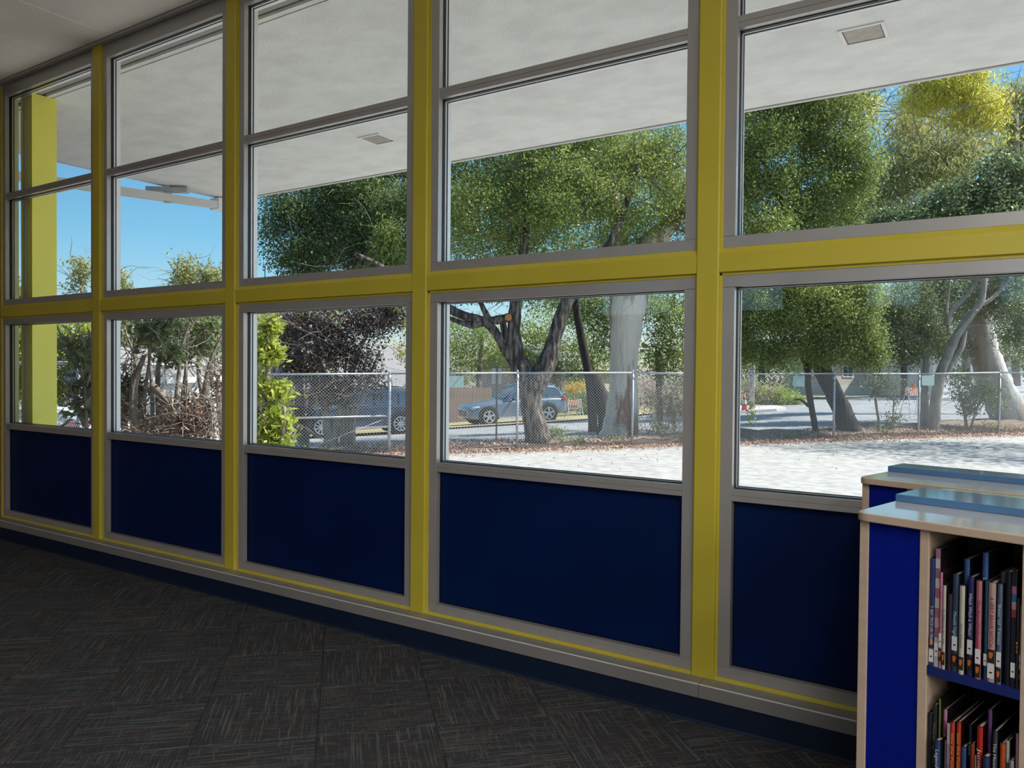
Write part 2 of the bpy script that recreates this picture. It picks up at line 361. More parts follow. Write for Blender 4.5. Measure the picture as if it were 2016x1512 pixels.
# floor slab and carpet tiles (quarter-turned, laid at 45 degrees)
fl = box('floor', (XL-.1, YB, -.08), (XR, .2, -.004), M['carpet']); tag(fl, kind='structure')
T = .448; tmb = MB(); e_ = .0012
tmb.poly([(-T/2+e_,-T/2+e_,-.003),(T/2-e_,-T/2+e_,-.003),(T/2-e_,T/2-e_,-.003),(-T/2+e_,T/2-e_,-.003),
          (-T/2+.004,-T/2+.004,.001),(T/2-.004,-T/2+.004,.001),(T/2-.004,T/2-.004,.001),(-T/2+.004,T/2-.004,.001)],
         [(4,5,6,7),(0,1,5,4),(1,2,6,5),(2,3,7,6),(3,0,4,7)])
tme = tmb.mesh('carpet_tile', M['carpet']); r2 = math.sqrt(.5)
def clip_tile(cx, cy, k):                                # tiles cut along the base of the window wall
    import bmesh
    bm = bmesh.new(); bm.from_mesh(tme)
    a = math.radians(45 + 90*k); bm.transform(Matrix.Translation((cx,cy,0))@Matrix.Rotation(a,4,'Z'))
    bmesh.ops.bisect_plane(bm, geom=bm.verts[:]+bm.edges[:]+bm.faces[:], plane_co=(0,-.082,0), plane_no=(0,1,0), clear_outer=True)
    bm.transform((Matrix.Translation((cx,cy,0))@Matrix.Rotation(a,4,'Z')).inverted())
    me = bpy.data.meshes.new('carpet_tile'); bm.to_mesh(me); bm.free(); me.materials.clear(); me.materials.append(M['carpet']); return me
cnt = 0
for i in range(-9, 12):
    for j in range(-9, 14):
        u_ = -2.22 + T*(i+.5); v_ = -1.275 + T*(j+.5)
        x = (u_+v_)*r2; y = (u_-v_)*r2
        if x < XL-.1 or x > .9 or y > .22 or y < -2.6: continue
        k = (i+j) % 2; me = tme if y < -.082-.33 else clip_tile(x, y, k)
        if not me.vertices: continue
        o = mesh_obj('carpet_tile', me, fl); o.location = (x, y, 0); o.rotation_euler = (0,0,math.radians(45+90*k)); cnt += 1
# ceiling with lay-in tiles
ce = box('ceiling', (XL-.1, YB, ZC+.012), (XR, .02, ZC+.10), M['ctile']); tag(ce, kind='structure')
cw, cl_ = .66, 1.32
cme = MB(); cme.poly([(0,0,.012),(cw,0,.012),(cw,cl_,.012),(0,cl_,.012),(.003,.003,.006),(cw-.003,.003,.006),(cw-.003,cl_-.003,.006),(.003,cl_-.003,.006),(.009,.009,0),(cw-.009,.009,0),(cw-.009,cl_-.009,0),(.009,cl_-.009,0)],
    [(8,11,10,9),(4,8,9,5),(5,9,10,6),(6,10,11,7),(7,11,8,4),(0,4,5,1),(1,5,6,2),(2,6,7,3),(3,7,4,0)])
cme = cme.mesh('ceiling_tile', M['ctile'])
for i in range(-1, 25):
    for j in range(1, 7):
        x = -6.50 + cw*(i)
        if x < XL-.35 or x > XR-.6: continue
        o = mesh_obj('ceiling_tile', cme, ce); o.location = (x if i >= 0 else XL, -.045-cl_*j, ZC); 
        if i < 0: o.scale = ((-6.50-XL)/cw, 1, 1)
        o['pieces'] = 1; del o['pieces']
tag(box('trim_1', (XL, -.045, ZC-.012), (XR, -.0, ZC+.012), M['ceiltrim'], bevel=.003), kind='structure')   # wall angle under the ceiling
# glowing ceiling panels added out of view on the right to fill the room
fillm = bpy.data.materials.new('fill_light_panel'); fillm.use_nodes = True; lb = fillm.node_tree.nodes['Principled BSDF']
lb.inputs['Emission Color'].default_value = (1,.965,.93,1); lb.inputs['Emission Strength'].default_value = 20
for i in range(5):
    for j in range(3):
        r = empty('added_fill_light', (.9+1.95*i, -3.6-2.1*j, ZC)); tag(r, 'added unseen rectangular ceiling fill panel %s, %s row from the windows' % (('just right of the bookcases','second from the bookcases','third from the bookcases','fourth from the bookcases','nearest the right wall')[i], ('first','second','third')[j]), 'ceiling light', 'added ceiling fill panels')
        k = MB(); k.box((-.32,-.62,-.02),(-.29,.62,.0)); k.box((.29,-.62,-.02),(.32,.62,.0)); k.box((-.29,-.62,-.02),(.29,-.59,.0)); k.box((-.29,.59,-.02),(.29,.62,.0)); k.build('light_frame', M['trim_w'], r)
        k = MB(); k.poly([(-.29,-.59,-.012),(-.29,.59,-.012),(.29,.59,-.012),(.29,-.59,-.012)],[(0,1,2,3)]); k.build('fill_diffuser', fillm, r)
# side and back walls
tag(box('wall_left', (XL-.12, YB, 0), (XL, -.002, ZC), M['brown']), kind='structure')
tag(box('wall_right', (XR, YB, 0), (XR+.12, .1, ZC), M['wall']), kind='structure')
wb = MB(); y0, y1 = YB-.15, YB
wb.box((XL,y0,0),(XR,y1,2.35)); wb.box((XL,y0,3.15),(XR,y1,ZC+.1))
xs_ = [XL, -6.0, -4.7, -3.6, -2.9, -1.75, -1.05, -.1, .9, 1.9, 2.9, 3.9, 4.9, XR]
for k in range(0, len(xs_)-1, 2): wb.box((xs_[k],y0,2.35),(xs_[k+1],y1,3.15))
tag(wb.build('wall_back', M['wall']), kind='structure')

# low plinth under the windows: navy rubber base, grey metal ledge in lengths
tag(box('wall_front', (XL-.2, -.07, -.6), (XR, .16, .150), M['wall']), kind='structure')
bb = MB()
bb.prism([(-.070,0),(-.086,0),(-.086,.003),(-.079,.010),(-.078,.103),(-.070,.103)], XL, XR, lambda a,b,c:(c,a,b))
tag(bb.build('baseboard_front', M['base_navy']), kind='structure')
lg = empty('trim_2'); tag(lg, kind='structure')
cuts = [XL, -3.94, -2.45, -.995, .47, 1.95, 3.42, 4.9, 6.4, XR]
for a, b in zip(cuts, cuts[1:]):
    k = MB(); k.prism([(-.090,.103),(-.090,.154),(-.0885,.1565),(-.004,.1565),(-.004,.15),(-.070,.15),(-.070,.103)], a+.0008, b-.0008, lambda p,q,c:(c,p,q))
    k.build('ledge_length', M['ledge'], lg, bevel=.001)
    k = MB(); k.prism([(-.0908,.1535),(-.0908,.1560),(-.0890,.1576),(-.0862,.1576),(-.0862,.1560),(-.0890,.1535)], a+.0008, b-.0008, lambda p,q,c:(c,p,q)); k.build('edge_highlight', M['edge'], lg)  # bright highlight on the ledge edge, painted as a pale strip

# ------------------------------------------------------------------ yellow posts and beam
ZB0, ZB1 = 1.757, 1.865            # beam between the lower and upper windows
for i, x in enumerate(POST):
    if i == 0:
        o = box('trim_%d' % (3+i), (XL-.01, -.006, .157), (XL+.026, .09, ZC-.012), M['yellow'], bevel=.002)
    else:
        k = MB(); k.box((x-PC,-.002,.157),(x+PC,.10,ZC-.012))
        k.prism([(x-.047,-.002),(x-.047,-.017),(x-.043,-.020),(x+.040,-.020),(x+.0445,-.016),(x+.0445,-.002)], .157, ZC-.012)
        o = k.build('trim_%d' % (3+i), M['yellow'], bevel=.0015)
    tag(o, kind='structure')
for i in range(len(POST)-1):
    a = (XL+.026 if i == 0 else POST[i]+PC-.012); b = POST[i+1]-PC+.012
    if a >= XR: break
    b = min(b, XR)
    k = MB()
    k.prism([(.10,ZB0),(-.002,ZB0),(-.002,ZB0+.010),(-.017,ZB0+.013),(-.017,ZB1-.022),(-.004,ZB1-.004),(-.002,ZB1),(.10,ZB1)], a, b, lambda p,q,c:(c,p,q))
    tag(k.build('trim_%d' % (20+i), M['yellow'], bevel=.001), kind='structure')
    # yellow sealant bead above the ledge
    k = MB(); k.prism([(-.001,.155),(-.013,.155),(-.011,.163),(-.004,.169),(-.001,.169)], a, b, lambda p,q,c:(c,p,q))
    tag(k.build('trim_%d' % (40+i), M['yellow']), kind='structure')

# ------------------------------------------------------------------ window bays
Z_D, Z_D2 = .168, .212             # bottom rail
Z_F2, Z_F1 = .871, .917            # rail between blue panel and lower pane
Z_A2 = 1.711                       # head rail of the lower window
Z_B2 = 1.910                       # sill rail of the upper window
Z_G2, Z_G1 = 2.713, 2.761          # transom bar
Z_E2, Z_E = 3.538, 3.628           # head rail
JW = .0475
def ring(k, x0, x1, z0, z1, wd, ya, yb):
    k.box((x0,ya,z0),(x1,yb,z0+wd)); k.box((x0,ya,z1-wd),(x1,yb,z1)); k.box((x0,ya,z0+wd),(x0+wd,yb,z1-wd)); k.box((x1-wd,ya,z0+wd),(x1,yb,z1-wd))
for i in range(len(POST)-1):
    x0 = (XL+.026 if i == 0 else POST[i]+PC); x1 = min(POST[i+1]-PC, XR)
    if x1-x0 < .2: continue
    W_ = empty('window_%d' % (i+1), (x0, 0, Z_D)); tag(W_, kind='structure')
    inv = Matrix.Translation((-x0, 0, -Z_D))
    def part(k, name, mt, bev=0):
        me = k.mesh(name, mt); me.transform(inv); o = mesh_obj(name, me, W_)
        if bev:
            md = o.modifiers.new('bevel','BEVEL'); md.width = bev; md.segments = 1; md.limit_method = 'ANGLE'
        return o
    xi0, xi1 = x0+JW, x1-JW
    # stiles run between the rails, with a fine joint
    for (za, zb) in ((Z_D2+.0008, Z_A2-.0012), (Z_B2+.0008, Z_E2-.0008)):
        part(MB().box((x0,0,za),(xi0,.031,zb)), 'frame_stile', M['frame'], .001)
        part(MB().box((xi1,0,za),(x1,.031,zb)), 'frame_stile', M['frame'], .001)
    for (za, zb) in ((Z_D, Z_D2), (Z_A2, ZB0), (ZB1, Z_B2), (Z_E2, Z_E)):
        part(MB().box((x0,0,za),(x1,.031,zb)), 'frame_rail', M['frame'], .001)
    for (za, zb) in ((Z_F2, Z_F1), (Z_G2, Z_G1)):
        zm = za + (zb-za)*.47
        k = MB(); k.box((xi0+.0005,.0008,za),(xi1-.0005,.031,zm-.0007)); k.box((xi0+.0005,.0008,zm+.0007),(xi1-.0005,.031,zb)); k.box((xi0+.0005,.003,zm-.001),(xi1-.0005,.03,zm+.001))
        part(k, 'transom_bar', M['frame'], .0006)
    # blue spandrel panel
    k = MB(); k.box((xi0-.003,.037,Z_D2-.003),(xi1+.003,.075,Z_F2+.003)); part(k, 'spandrel_panel', M['navy'])
    k = MB(); ring(k, xi0-.001, xi1+.001, Z_D2-.001, Z_F2+.001, .004, .031, .037); part(k, 'panel_gasket', M['gasket'])
    for (za, zb) in ((Z_F1, Z_A2), (Z_B2, Z_G2), (Z_G1, Z_E2)):
        k = MB(); ring(k, xi0-.002, xi1+.002, za-.002, zb+.002, .005, .0312, .046); part(k, 'glazing_gasket', M['gasket'])
        k = MB(); ring(k, xi0-.003, xi1+.003, za-.003, zb+.003, .007, .0495, .060); part(k, 'glazing_bead', M['frame_out'])
        k = MB(); ring(k, xi0-.003, xi1+.003, za-.003, zb+.003, .010, .060, .066); part(k, 'outer_gasket', M['gasket'])
        k = MB(); k.poly([(xi0,.0478,za),(xi1,.0478,za),(xi1,.0478,zb),(xi0,.0478,zb)], [(0,1,2,3)]); part(k, 'glass_pane', M['glass'])
    k = MB()
    for (za, zb) in ((Z_D, Z_D2), (Z_F2, Z_F1), (Z_A2, ZB0), (ZB1, Z_B2), (Z_G2, Z_G1), (Z_E2, Z_E)): k.box((x0,.066,za),(x1,.10,zb))
    k.box((x0,.066,Z_D2),(xi0,.10,Z_E2)); k.box((xi1,.066,Z_D2),(x1,.10,Z_E2)); k.box((x0,.075,Z_D2),(x1,.10,Z_F2))
    part(k, 'outer_frame', M['frame_out'])

# ------------------------------------------------------------------ roof overhang
ZS = 3.55; YS = 3.42; XE = -8.55
k = MB(); k.box((XE,.20,ZS),(13,YS,ZS+.30)); sf = k.build('soffit', M['soffit']); tag(sf, kind='structure')
box('edge_bead', (XE,YS-.012,ZS-.006),(13,YS+.012,ZS+.02), M['soffit_strip'], sf)
box('dark_groove', (XE,.165,ZS+.02),(13,.20,ZS+.2), M['dark_strip'], sf)
box('wall_board', (XE,.09,ZS+.006),(13,.165,ZS+.2), M['soffit_strip'], sf)
box('plaster_edge_strip', (XE,.24,ZS-.004),(13,.243,ZS), M['soffit_strip'], sf)
box('roof_fascia', (XE-.04,YS+.012,ZS+.0),(13,YS+.06,ZS+.34), M['fascia'], sf)
box('roof_deck', (XE,-9.3,ZC+.11),(13,.20,ZS+.34), M['wall'], sf)
tag(box('wall_end', (XE+.3,-9,-.7),(XL-.121,-.3,ZS+.2), M['brown']), kind='structure')
# recessed soffit lights
def soffit_light(x, y, label):
    r = empty('soffit_light', (x,y,ZS)); tag(r, label, 'light fixture', 'recessed lights in the overhang')
    k = MB(); h = .135; wv = .022
    k.box((-h,-h,-.010),(h,-h+wv,.004)); k.box((-h,h-wv,-.010),(h,h,.004)); k.box((-h,-h+wv,-.010),(-h+wv,h-wv,.004)); k.box((h-wv,-h+wv,-.010),(h,h-wv,.004))
    k.build('light_frame', M['trim_w'], r, bevel=.002)
    k = MB(); g_ = .007; k.box((-h+wv+g_,-h+wv+g_,-.004),(h-wv-g_,h-wv-g_,.0)); k.build('light_lens', M['diffuser'], r)
    box('lens_gap', (-h+wv,-h+wv,-.0015),(h-wv,h-wv,-.0005), M['brown'], r)
soffit_light(-5.03, 2.43, 'square recessed soffit light seen through the third window from the left')
soffit_light(-.81, 2.37, 'square recessed soffit light high in the rightmost window')
# yellow steel column outside the leftmost window
r = empty('yellow_column', (-6.64,.185,-.5)); tag(r, 'tall yellow steel column standing outside the leftmost window', 'column')
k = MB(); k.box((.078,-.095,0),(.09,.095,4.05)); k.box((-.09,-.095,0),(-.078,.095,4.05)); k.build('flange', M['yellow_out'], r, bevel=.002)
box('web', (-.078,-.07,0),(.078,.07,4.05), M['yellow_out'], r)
box('flashing_strip', (-.075,-.085,0),(-.045,-.071,4.05), M['sign_grey'], r)
# sloped beam past the end of the overhang with its T hanger
a, b = at(-40,345,7.5), at(447,413,9.9); 
r = empty('edge_beam', a); tag(r, 'long white beam hung below the left end of the overhang', 'beam')
k = MB(); d = b-a; n_ = Vector((-d.y,d.x,0)).normalized()*.05; hz = Vector((0,0,.085))
P = [a-n_, a+n_, b+n_, b-n_]; k.poly([tuple(p-a) for p in P]+[tuple(p-a+hz) for p in P], [(0,1,2,3),(7,6,5,4),(0,4,5,1),(1,5,6,2),(2,6,7,3),(3,7,4,0)])
k.build('beam_body', M['fascia'], r)
q = at(434,408,9.85); 
k = MB(); k.box((q.x-.09,q.y-.09,q.z-.04),(q.x+.09,q.y+.05,q.z+.10)); me = k.mesh('end_bracket', M['trim_w']); me.transform(Matrix.Translation(-a)); mesh_obj('end_bracket', me, r)
_r = ray(330,366); p = CAM + _r*((ZS-CAM.z)/_r.z)
r = empty('floodlight', (p.x,p.y,ZS)); tag(r, 'grey T-shaped floodlight bracket under the overhang near its left end', 'light fixture')
k = MB(); k.tube([(0,0,0),(0,0,-.20)], .045, 10); k.build('stem', M['galv'], r, smooth=False)
k = MB(); u1 = Vector((.62,.5,0)).normalized()
A = Vector((0,0,-.02)); w1 = u1*.24; w2 = Vector((-u1.y,u1.x,0))*.05
P = [A-w1-w2, A+w1-w2, A+w1+w2, A-w1+w2]; k.poly(P+[q_+Vector((0,0,-.055)) for q_ in P], [(0,1,2,3),(7,6,5,4),(0,4,5,1),(1,5,6,2),(2,6,7,3),(3,7,4,0)])
k.build('mounting_plate', M['galv'], r, bevel=.004)
# hanging cord on the wall at far left
k = MB(); k.tube([(XL+.012,-.03,ZC-.6),(XL+.016,-.05,2.1),(XL+.03,-.06,1.9),(XL+.012,-.07,1.84)], .003, 6)
tag(k.build('cord', M['trim_w'], smooth=True), 'thin white cord hanging on the brown wall at the far left edge', 'cord')

# ================================================================== BOOKCASES
def bookcase(org, label, depth, pad_v, tall=1.06):
    r = empty('bookcase', (*org, 0), math.radians(-15.15)); tag(r, label, 'bookcase', 'low maple bookcases by the window wall')
    L = 1.25; zt = 1.060; zb = 1.042
    # rounded top
    k = MB(); R_ = .03; pts = []
    for cx, cy, a0 in ((-.035+R_, R_, 180), (L-R_, R_, 270), (L-R_, depth-R_, 0), (-.035+R_, depth-R_, 90)):
        for q in range(6): a = math.radians(a0+18*q); pts.append((cx+R_*math.cos(a), cy+R_*math.sin(a)))
    k.prism(pts, zb, zt); k.build('top_board', [M['maple']], r, bevel=.002)
    k = MB(); k.prism([(p_[0]+(.002 if p_[0]<.5 else -.002), p_[1]+(.002 if p_[1]<depth/2 else -.002)) for p_ in pts], zt, zt+.0008); k.build('top_laminate', M['maple_top'], r)
    k = MB(); k.box((-.033, pad_v[0], zt+.0008),(L-.03, pad_v[1], zt+.019)); k.build('raised_panel', M['pad'], r, bevel=.003)
    v0 = .015; v1 = depth-.015
    for (a, b) in ((-.027,-.007),(.102,.121),(.293,.312),(.60,.619),(.905,.924),(L-.03,L-.01)):
        box('upright', (a,v0,.0),(b,v1,zb), M['maple'], r, bevel=.0015)
    box('end_panel', (-.007,v0+.004,.05),(.102,v0+.02,zb), M['blue_lam'], r)
    box('plinth', (-.02,v0+.03,0),(L-.04,v1-.03,.07), M['maple'], r)
    for (a, b) in ((.121,.293),(.312,.60),(.619,.905),(.924,L-.03)):
        for z in (.075,.398,.730): box('shelf', (a,v0,z),(b,v1,z+.02), M['blue_shelf'], r)
        box('back_panel', (a,v0+.27 if depth > .4 else v1-.01,.075),(b,v0+.28 if depth > .4 else v1,zb), M['dark_back'], r)
    return r
BC = (-.256, -1.116); BU = Vector((.9652,-.2614,0)); BV = Vector((.2614,.9652,0))
bookcase(BC, 'near maple bookcase with blue side strip, two shelves of books and blue raised top', .565, (.225,.40))
bookcase((-.345,-.475), 'far maple bookcase close to the window panel, behind the one holding books', .365, (.215,.335))

# ------------------------------------------------------------------ books
def simple_mat(col, rough=.45):
    key = 'bk%.3f%.3f%.3f' % col
    if key not in M: M[key] = mat('book_cover', col, rough, noise=(30,2,.3,.7), col2=tuple(c*.85 for c in col))
    return M[key]
M['paper'] = mat('page_block', (.60,.56,.47), .9, noise=(300,1,.3,.7,(40,1,1)), col2=(.48,.44,.36))
M['label'] = mat('white_spine_sticker', (.62,.63,.64), .5)
M['stick_o'] = mat('orange_spine_sticker', (.50,.14,.02), .5)
M['stick_k'] = mat('black_spine_sticker', (.02,.014,.012), .5)
def text_part(s, size, col, parent, loc, width=None):
    cu = bpy.data.curves.new('t', 'FONT'); cu.body = s; cu.size = size; cu.align_x = 'LEFT'; cu.align_y = 'CENTER'; cu.resolution_u = 2
    o = bpy.data.objects.new('t', cu); COL.objects.link(o)
    me = bpy.data.meshes.new_from_object(o); bpy.data.objects.remove(o); bpy.data.curves.remove(cu)
    xs = [v.co.x for v in me.vertices]
    if width and xs and max(xs) > 0:
        k_ = width/max(xs)
        for v in me.vertices: v.co.x *= k_
    # reads from top to bottom on a spine facing -y
    me.transform(Matrix(((0,1,0,0),(0,0,1,0),(-1,0,0,0),(0,0,0,1))))
    for v in me.vertices: v.co.y = -v.co.y
    me.materials.clear(); me.materials.append(col); me.name = 'title'
    p = mesh_obj('title', me, parent); p.location = loc; return p
def book(u0, u1, ztop, zsh, col, label, title=None, tcol=None, tz=None, sticker=.03, genre=None, depth=.17, v=.0, lean=0, bands=None, group='picture books on the upper shelf', label_z=None):
    r = empty('book'); r.matrix_world = Matrix.Translation((BC[0], BC[1], 0)) @ Matrix.Rotation(math.radians(-15.15),4,'Z') @ Matrix.Translation((u0, .022+v, zsh)) @ Matrix.Rotation(lean,4,'Y')
    h = ztop-zsh; w_ = u1-u0-.0006; c = simple_mat(col); th = min(.0016, w_*.2)
    tag(r, label, 'book', group)
    k = MB(); n_ = 5                                       # rounded spine and two boards
    pro = [(w_*q/n_, -.0022*math.sin(math.pi*q/n_)) for q in range(n_+1)]
    out = pro + [(w_, depth), (w_-th, depth), (w_-th, .002), (th, .002), (th, depth), (0, depth)]
    k.prism(out, 0, h); shade_col = tuple(q_*.035 for q_ in col)  # boards nearly black: shade inside the shelf painted into the cover colour
    k.mi = [1]*len(k.f); nn = len(out)
    for q in range(n_): k.mi[2+q] = 0
    k.build('cover', [c, simple_mat(shade_col)], r)
    box('pages', (th,.0021,.003),(w_-th,depth-.004,h-.003), M['paper'], r)
    if bands:
        for q, bc in enumerate(bands):
            za = h*(1-(q+1)/len(bands)); zb = h*(1-q/len(bands))
            box('colour_band', (.0003,-.0026,za+.0002),(w_-.0003,-.0018,zb-.0002), simple_mat(bc), r)
    lz = label_z if label_z is not None else .045
    if sticker: box('spine_label', (.0004,-.0029,lz),(w_-.0004,-.0016,lz+sticker), M['label'], r)
    if sticker:
        box('call_number', (w_*.3,-.0031,lz+sticker*.35),(w_*.7,-.0029,lz+sticker*.45), M['stick_k'], r)
    if genre is not None:
        g_ = box('genre_sticker', (.0004,-.0029,genre),(w_-.0004,-.0016,genre+.027), M['stick_k'], r)
        k = MB(); k.poly([(w_*.2,-.0031,genre+.021),(w_*.75,-.0031,genre+.022),(w_*.8,-.0031,genre+.016),(w_*.55,-.0031,genre+.008),(w_*.25,-.0031,genre+.010)], [(0,4,3,2,1)])
        k.build('orange_emblem', M['stick_o'], g_)
    if title:
        zt_ = tz[0]*h; wd = (tz[0]-tz[1])*h
        text_part(title, min(.010, w_*.85), tcol, r, (w_*.5, -.0033, zt_), wd)
    return r
W_, K_ = (.62,.62,.60), (.01,.01,.012)
tw = M['label']; tk = M['stick_k']
_sm = simple_mat
def simple_mat(col, rough=.45): return _sm(tuple(round(c*.8,4) for c in col), rough)
M['t_pink'] = mat('crimson_ink', (.30,.01,.07), .6); M['t_cyan'] = mat('cyan_ink', (.15,.55,.65), .6); M['t_yel'] = mat('gold_ink', (.65,.40,.05), .6); M['t_gr'] = mat('grey_ink', (.14,.14,.13), .6); M['t_blue'] = mat('pale_blue_ink', (.35,.50,.70), .6)
ZA = .750; ZD = .418
U_ = 'on the upper shelf'
pk = [(.34,.17,.27), (.55,.52,.54), (.28,.13,.22), (.55,.50,.46), (.42,.12,.22), (.55,.50,.46), (.36,.14,.20), (.50,.34,.34), (.36,.13,.20), (.55,.48,.42), (.42,.16,.26), (.58,.55,.50)]
book(.1225,.1325,.981,ZA,(.02,.05,.20),'thin blue picture book against the left upright, first on the upper shelf','T. REX TRICK-OR-TREATS',tw,(.56,.20),genre=.035,label_z=.008)
book(.1330,.1425,1.004,ZA,(.34,.17,.27),'tall book with a pink and white checkered spine near the left upright',None,None,None,bands=pk,label_z=.022)
book(.1427,.1485,.955,ZA,(.62,.25,.36),'slim pink book with crimson title beside the checkered one','My Monster Mama Loves Me',M['t_pink'],(.80,.40),genre=.016,v=-.003)
book(.1487,.1560,.929,ZA,(.56,.54,.46),'cream book titled PUMPKIN in grey italic letters','PUMPKIN PLUME',M['t_gr'],(.72,.30),sticker=.0,genre=.010,v=-.004)
book(.1565,.1665,.912,ZA,(.035,.015,.035),'dark plum book between the cream and the steel blue ones',sticker=0)
book(.1670,.1785,.956,ZA,(.035,.075,.13),'steel blue book with a white label left of the tall blue one','Moonlit Night',M['t_blue'],(.62,.36),genre=.012)
book(.1815,.1925,.988,ZA,(.035,.09,.26),'tall bright blue book rising behind the second white one',v=.02,sticker=0)
book(.1818,.1925,.936,ZA,(.60,.57,.50),'white book with thin grey title right of the steel blue one','Apples Halloween',M['t_gr'],(.58,.30),sticker=0,genre=.010,v=-.006,depth=.02)
book(.1960,.2070,.956,ZA,(.025,.03,.16),'navy book with white witch title left of the coral pink one','Which Witch is Which?',tw,(.84,.40),genre=.012)
book(.2153,.2262,1.007,ZA,(.045,.11,.36),'tallest blue book with pale letters above the coral pink one','EMMA',M['t_blue'],(.80,.66),v=.022,sticker=0)
book(.2131,.2240,.953,ZA,(.50,.17,.22),'coral pink book with dark letters in front of the tallest blue one','The Best of Halloween',M['t_pink'],(.80,.32),genre=.004,label_z=.032,v=-.007,depth=.02)
book(.2266,.2342,.953,ZA,(.02,.10,.17),'teal blue book between the coral pink and the pale pink ones',label_z=.03,sticker=.024)
book(.2350,.2485,.953,ZA,(.55,.38,.35),'pale pink book with purple title A VERY BRAVE WITCH','A VERY BRAVE WITCH',M['t_pink'],(.86,.36),genre=.040,label_z=.008,v=-.004)
book(.2510,.2605,.954,ZA,(.10,.14,.24),'grey blue glossy book right of the pale pink one','Best of Times',M['t_blue'],(.80,.40),genre=.006,label_z=.036,v=-.006,depth=.02)
book(.2505,.2620,.975,ZA,(.06,.07,.10),'dark slate book standing taller behind the grey blue one',v=.016,sticker=0)
book(.2626,.2745,.980,ZA,(.012,.014,.03),'thick black book right of the grey blue one',v=.004,label_z=.03,sticker=0)
book(.2750,.2838,.985,ZA,(.015,.017,.03),'black book with pink, blue and red blocks on its spine',bands=[K_,K_,(.35,.10,.25),(.03,.12,.28),(.45,.25,.25),(.25,.04,.06)]+[(.012,.014,.03)]*9,v=.0,label_z=.02)
book(.2842,.2895,.932,ZA,(.010,.010,.013),'thin black book with white dots and gold letters BOO','B O O',M['t_yel'],(.52,.40),sticker=0,v=-.004)
book(.2898,.2926,.918,ZA,(.45,.40,.32),'narrow tan book against the right upright of the upper shelf','Scary Story',M['t_gr'],(.7,.4),genre=.01,label_z=.04)
G2 = 'picture books on the lower shelf'
book(.1222,.1315,.645,ZD,(.012,.014,.018),'black book with cyan letters PUMPKIN, first on the lower shelf','PUMPKIN',M['t_cyan'],(.38,.10),group=G2)
book(.1318,.1412,.668,ZD,(.018,.018,.03),'black book with grey title, second on the lower shelf','Where the Night Goes',M['t_gr'],(.85,.5),group=G2)
book(.1418,.1462,.682,ZD,(.17,.20,.03),'thin olive green book, tallest on the left of the lower shelf',group=G2,v=.006)
book(.1466,.1545,.657,ZD,(.50,.25,.40),'lilac pink book behind the short blue one','Halloween',M['t_pink'],(.9,.62),group=G2,v=.02,sticker=0)
book(.1425,.1540,.600,ZD,(.03,.07,.20),'short blue hardback titled Legend of the Pumpkin','Legend of the Pumpkin',tw,(.90,.2),group=G2,v=-.016,depth=.03)
book(.1560,.1610,.600,ZD,(.16,.09,.12),'narrow mauve book beside the short blue hardback',group=G2,sticker=0)
book(.1614,.1670,.638,ZD,(.40,.30,.36),'pale mauve book left of the two red ones',group=G2,bands=[(.55,.42,.42),(.30,.25,.36),(.2,.19,.22),(.2,.19,.22),(.15,.12,.12)],sticker=0)
book(.1673,.1762,.642,ZD,(.50,.05,.025),'left one of the two red books with peach titles','Into the Pumpkin Patch',M['t_yel'],(.9,.3),group=G2)
book(.1790,.1878,.647,ZD,(.46,.05,.02),'right one of the two red books with peach titles','Into the Pumpkin Patch',M['t_yel'],(.9,.3),group=G2)
book(.1885,.1985,.598,ZD,(.035,.09,.24),'blue book right of the two red ones',group=G2)
book(.1990,.2050,.645,ZD,(.012,.016,.05),'thin dark navy book with a small pale title','Time',M['t_blue'],(.85,.72),group=G2,v=.01)
book(.2055,.2140,.611,ZD,(.30,.05,.015),'red brown book right of the thin navy one',group=G2)
book(.2143,.2172,.589,ZD,(.45,.44,.48),'very narrow white book left of the scarlet one',group=G2,sticker=0)
book(.2175,.2285,.651,ZD,(.52,.02,.01),'scarlet book with white title Junie','Junie',tw,(.80,.62),group=G2)
book(.2310,.2390,.685,ZD,(.14,.06,.20),'purple book, tallest in the middle of the lower shelf',group=G2,v=.02)
book(.2335,.2455,.600,ZD,(.03,.035,.13),'short navy book in front of the purple one','Night',tw,(.8,.5),group=G2,v=-.016,depth=.03)
book(.2460,.2550,.651,ZD,(.04,.05,.07),'charcoal book with a thin white line of writing','The Moon',tw,(.9,.68),group=G2)
book(.2595,.2700,.631,ZD,(.62,.10,.02),'orange red book with white title, right half of the lower shelf','Junie B',tw,(.75,.45),group=G2)
book(.2710,.2770,.641,ZD,(.05,.07,.13),'slate book with a white band at its top',group=G2,bands=[(.5,.48,.46)]+[(.05,.07,.13)]*4)
book(.2772,.2860,.606,ZD,(.30,.32,.33),'pale grey short book near the right upright',group=G2,v=-.006)
book(.2864,.2926,.661,ZD,(.50,.22,.34),'rose pink book against the right upright of the lower shelf',group=G2)

# ================================================================== OUTSIDE GROUND
def ground_strip(name, Xs, zfun, material, lift, parent=None):
    """Xs: metres right of the camera; zfun(X) -> list of depths; drapes a sheet with skirt"""
    k = MB(); rows = []
    for X in Xs:
        row = []
        for Z in zfun(X):
            x, y = cg(X, Z); row.append(len(k.v)); k.v.append((x, y, gz(x, y)+lift))
        rows.append(row)
    for a, b in zip(rows, rows[1:]):
        for j in range(len(a)-1): k.f.append((a[j], b[j], b[j+1], a[j+1])); k.mi.append(0)
    k.smooth = True
    o = mesh_obj(name, k.mesh(name, material), parent); return o
Xs = [-60+2*i for i in range(0, 81)]
g0 = ground_strip('ground', Xs, lambda X: [2+2*j for j in range(0, 20)]+[44,50,60,80,110,150], M['dirt'], -.02)
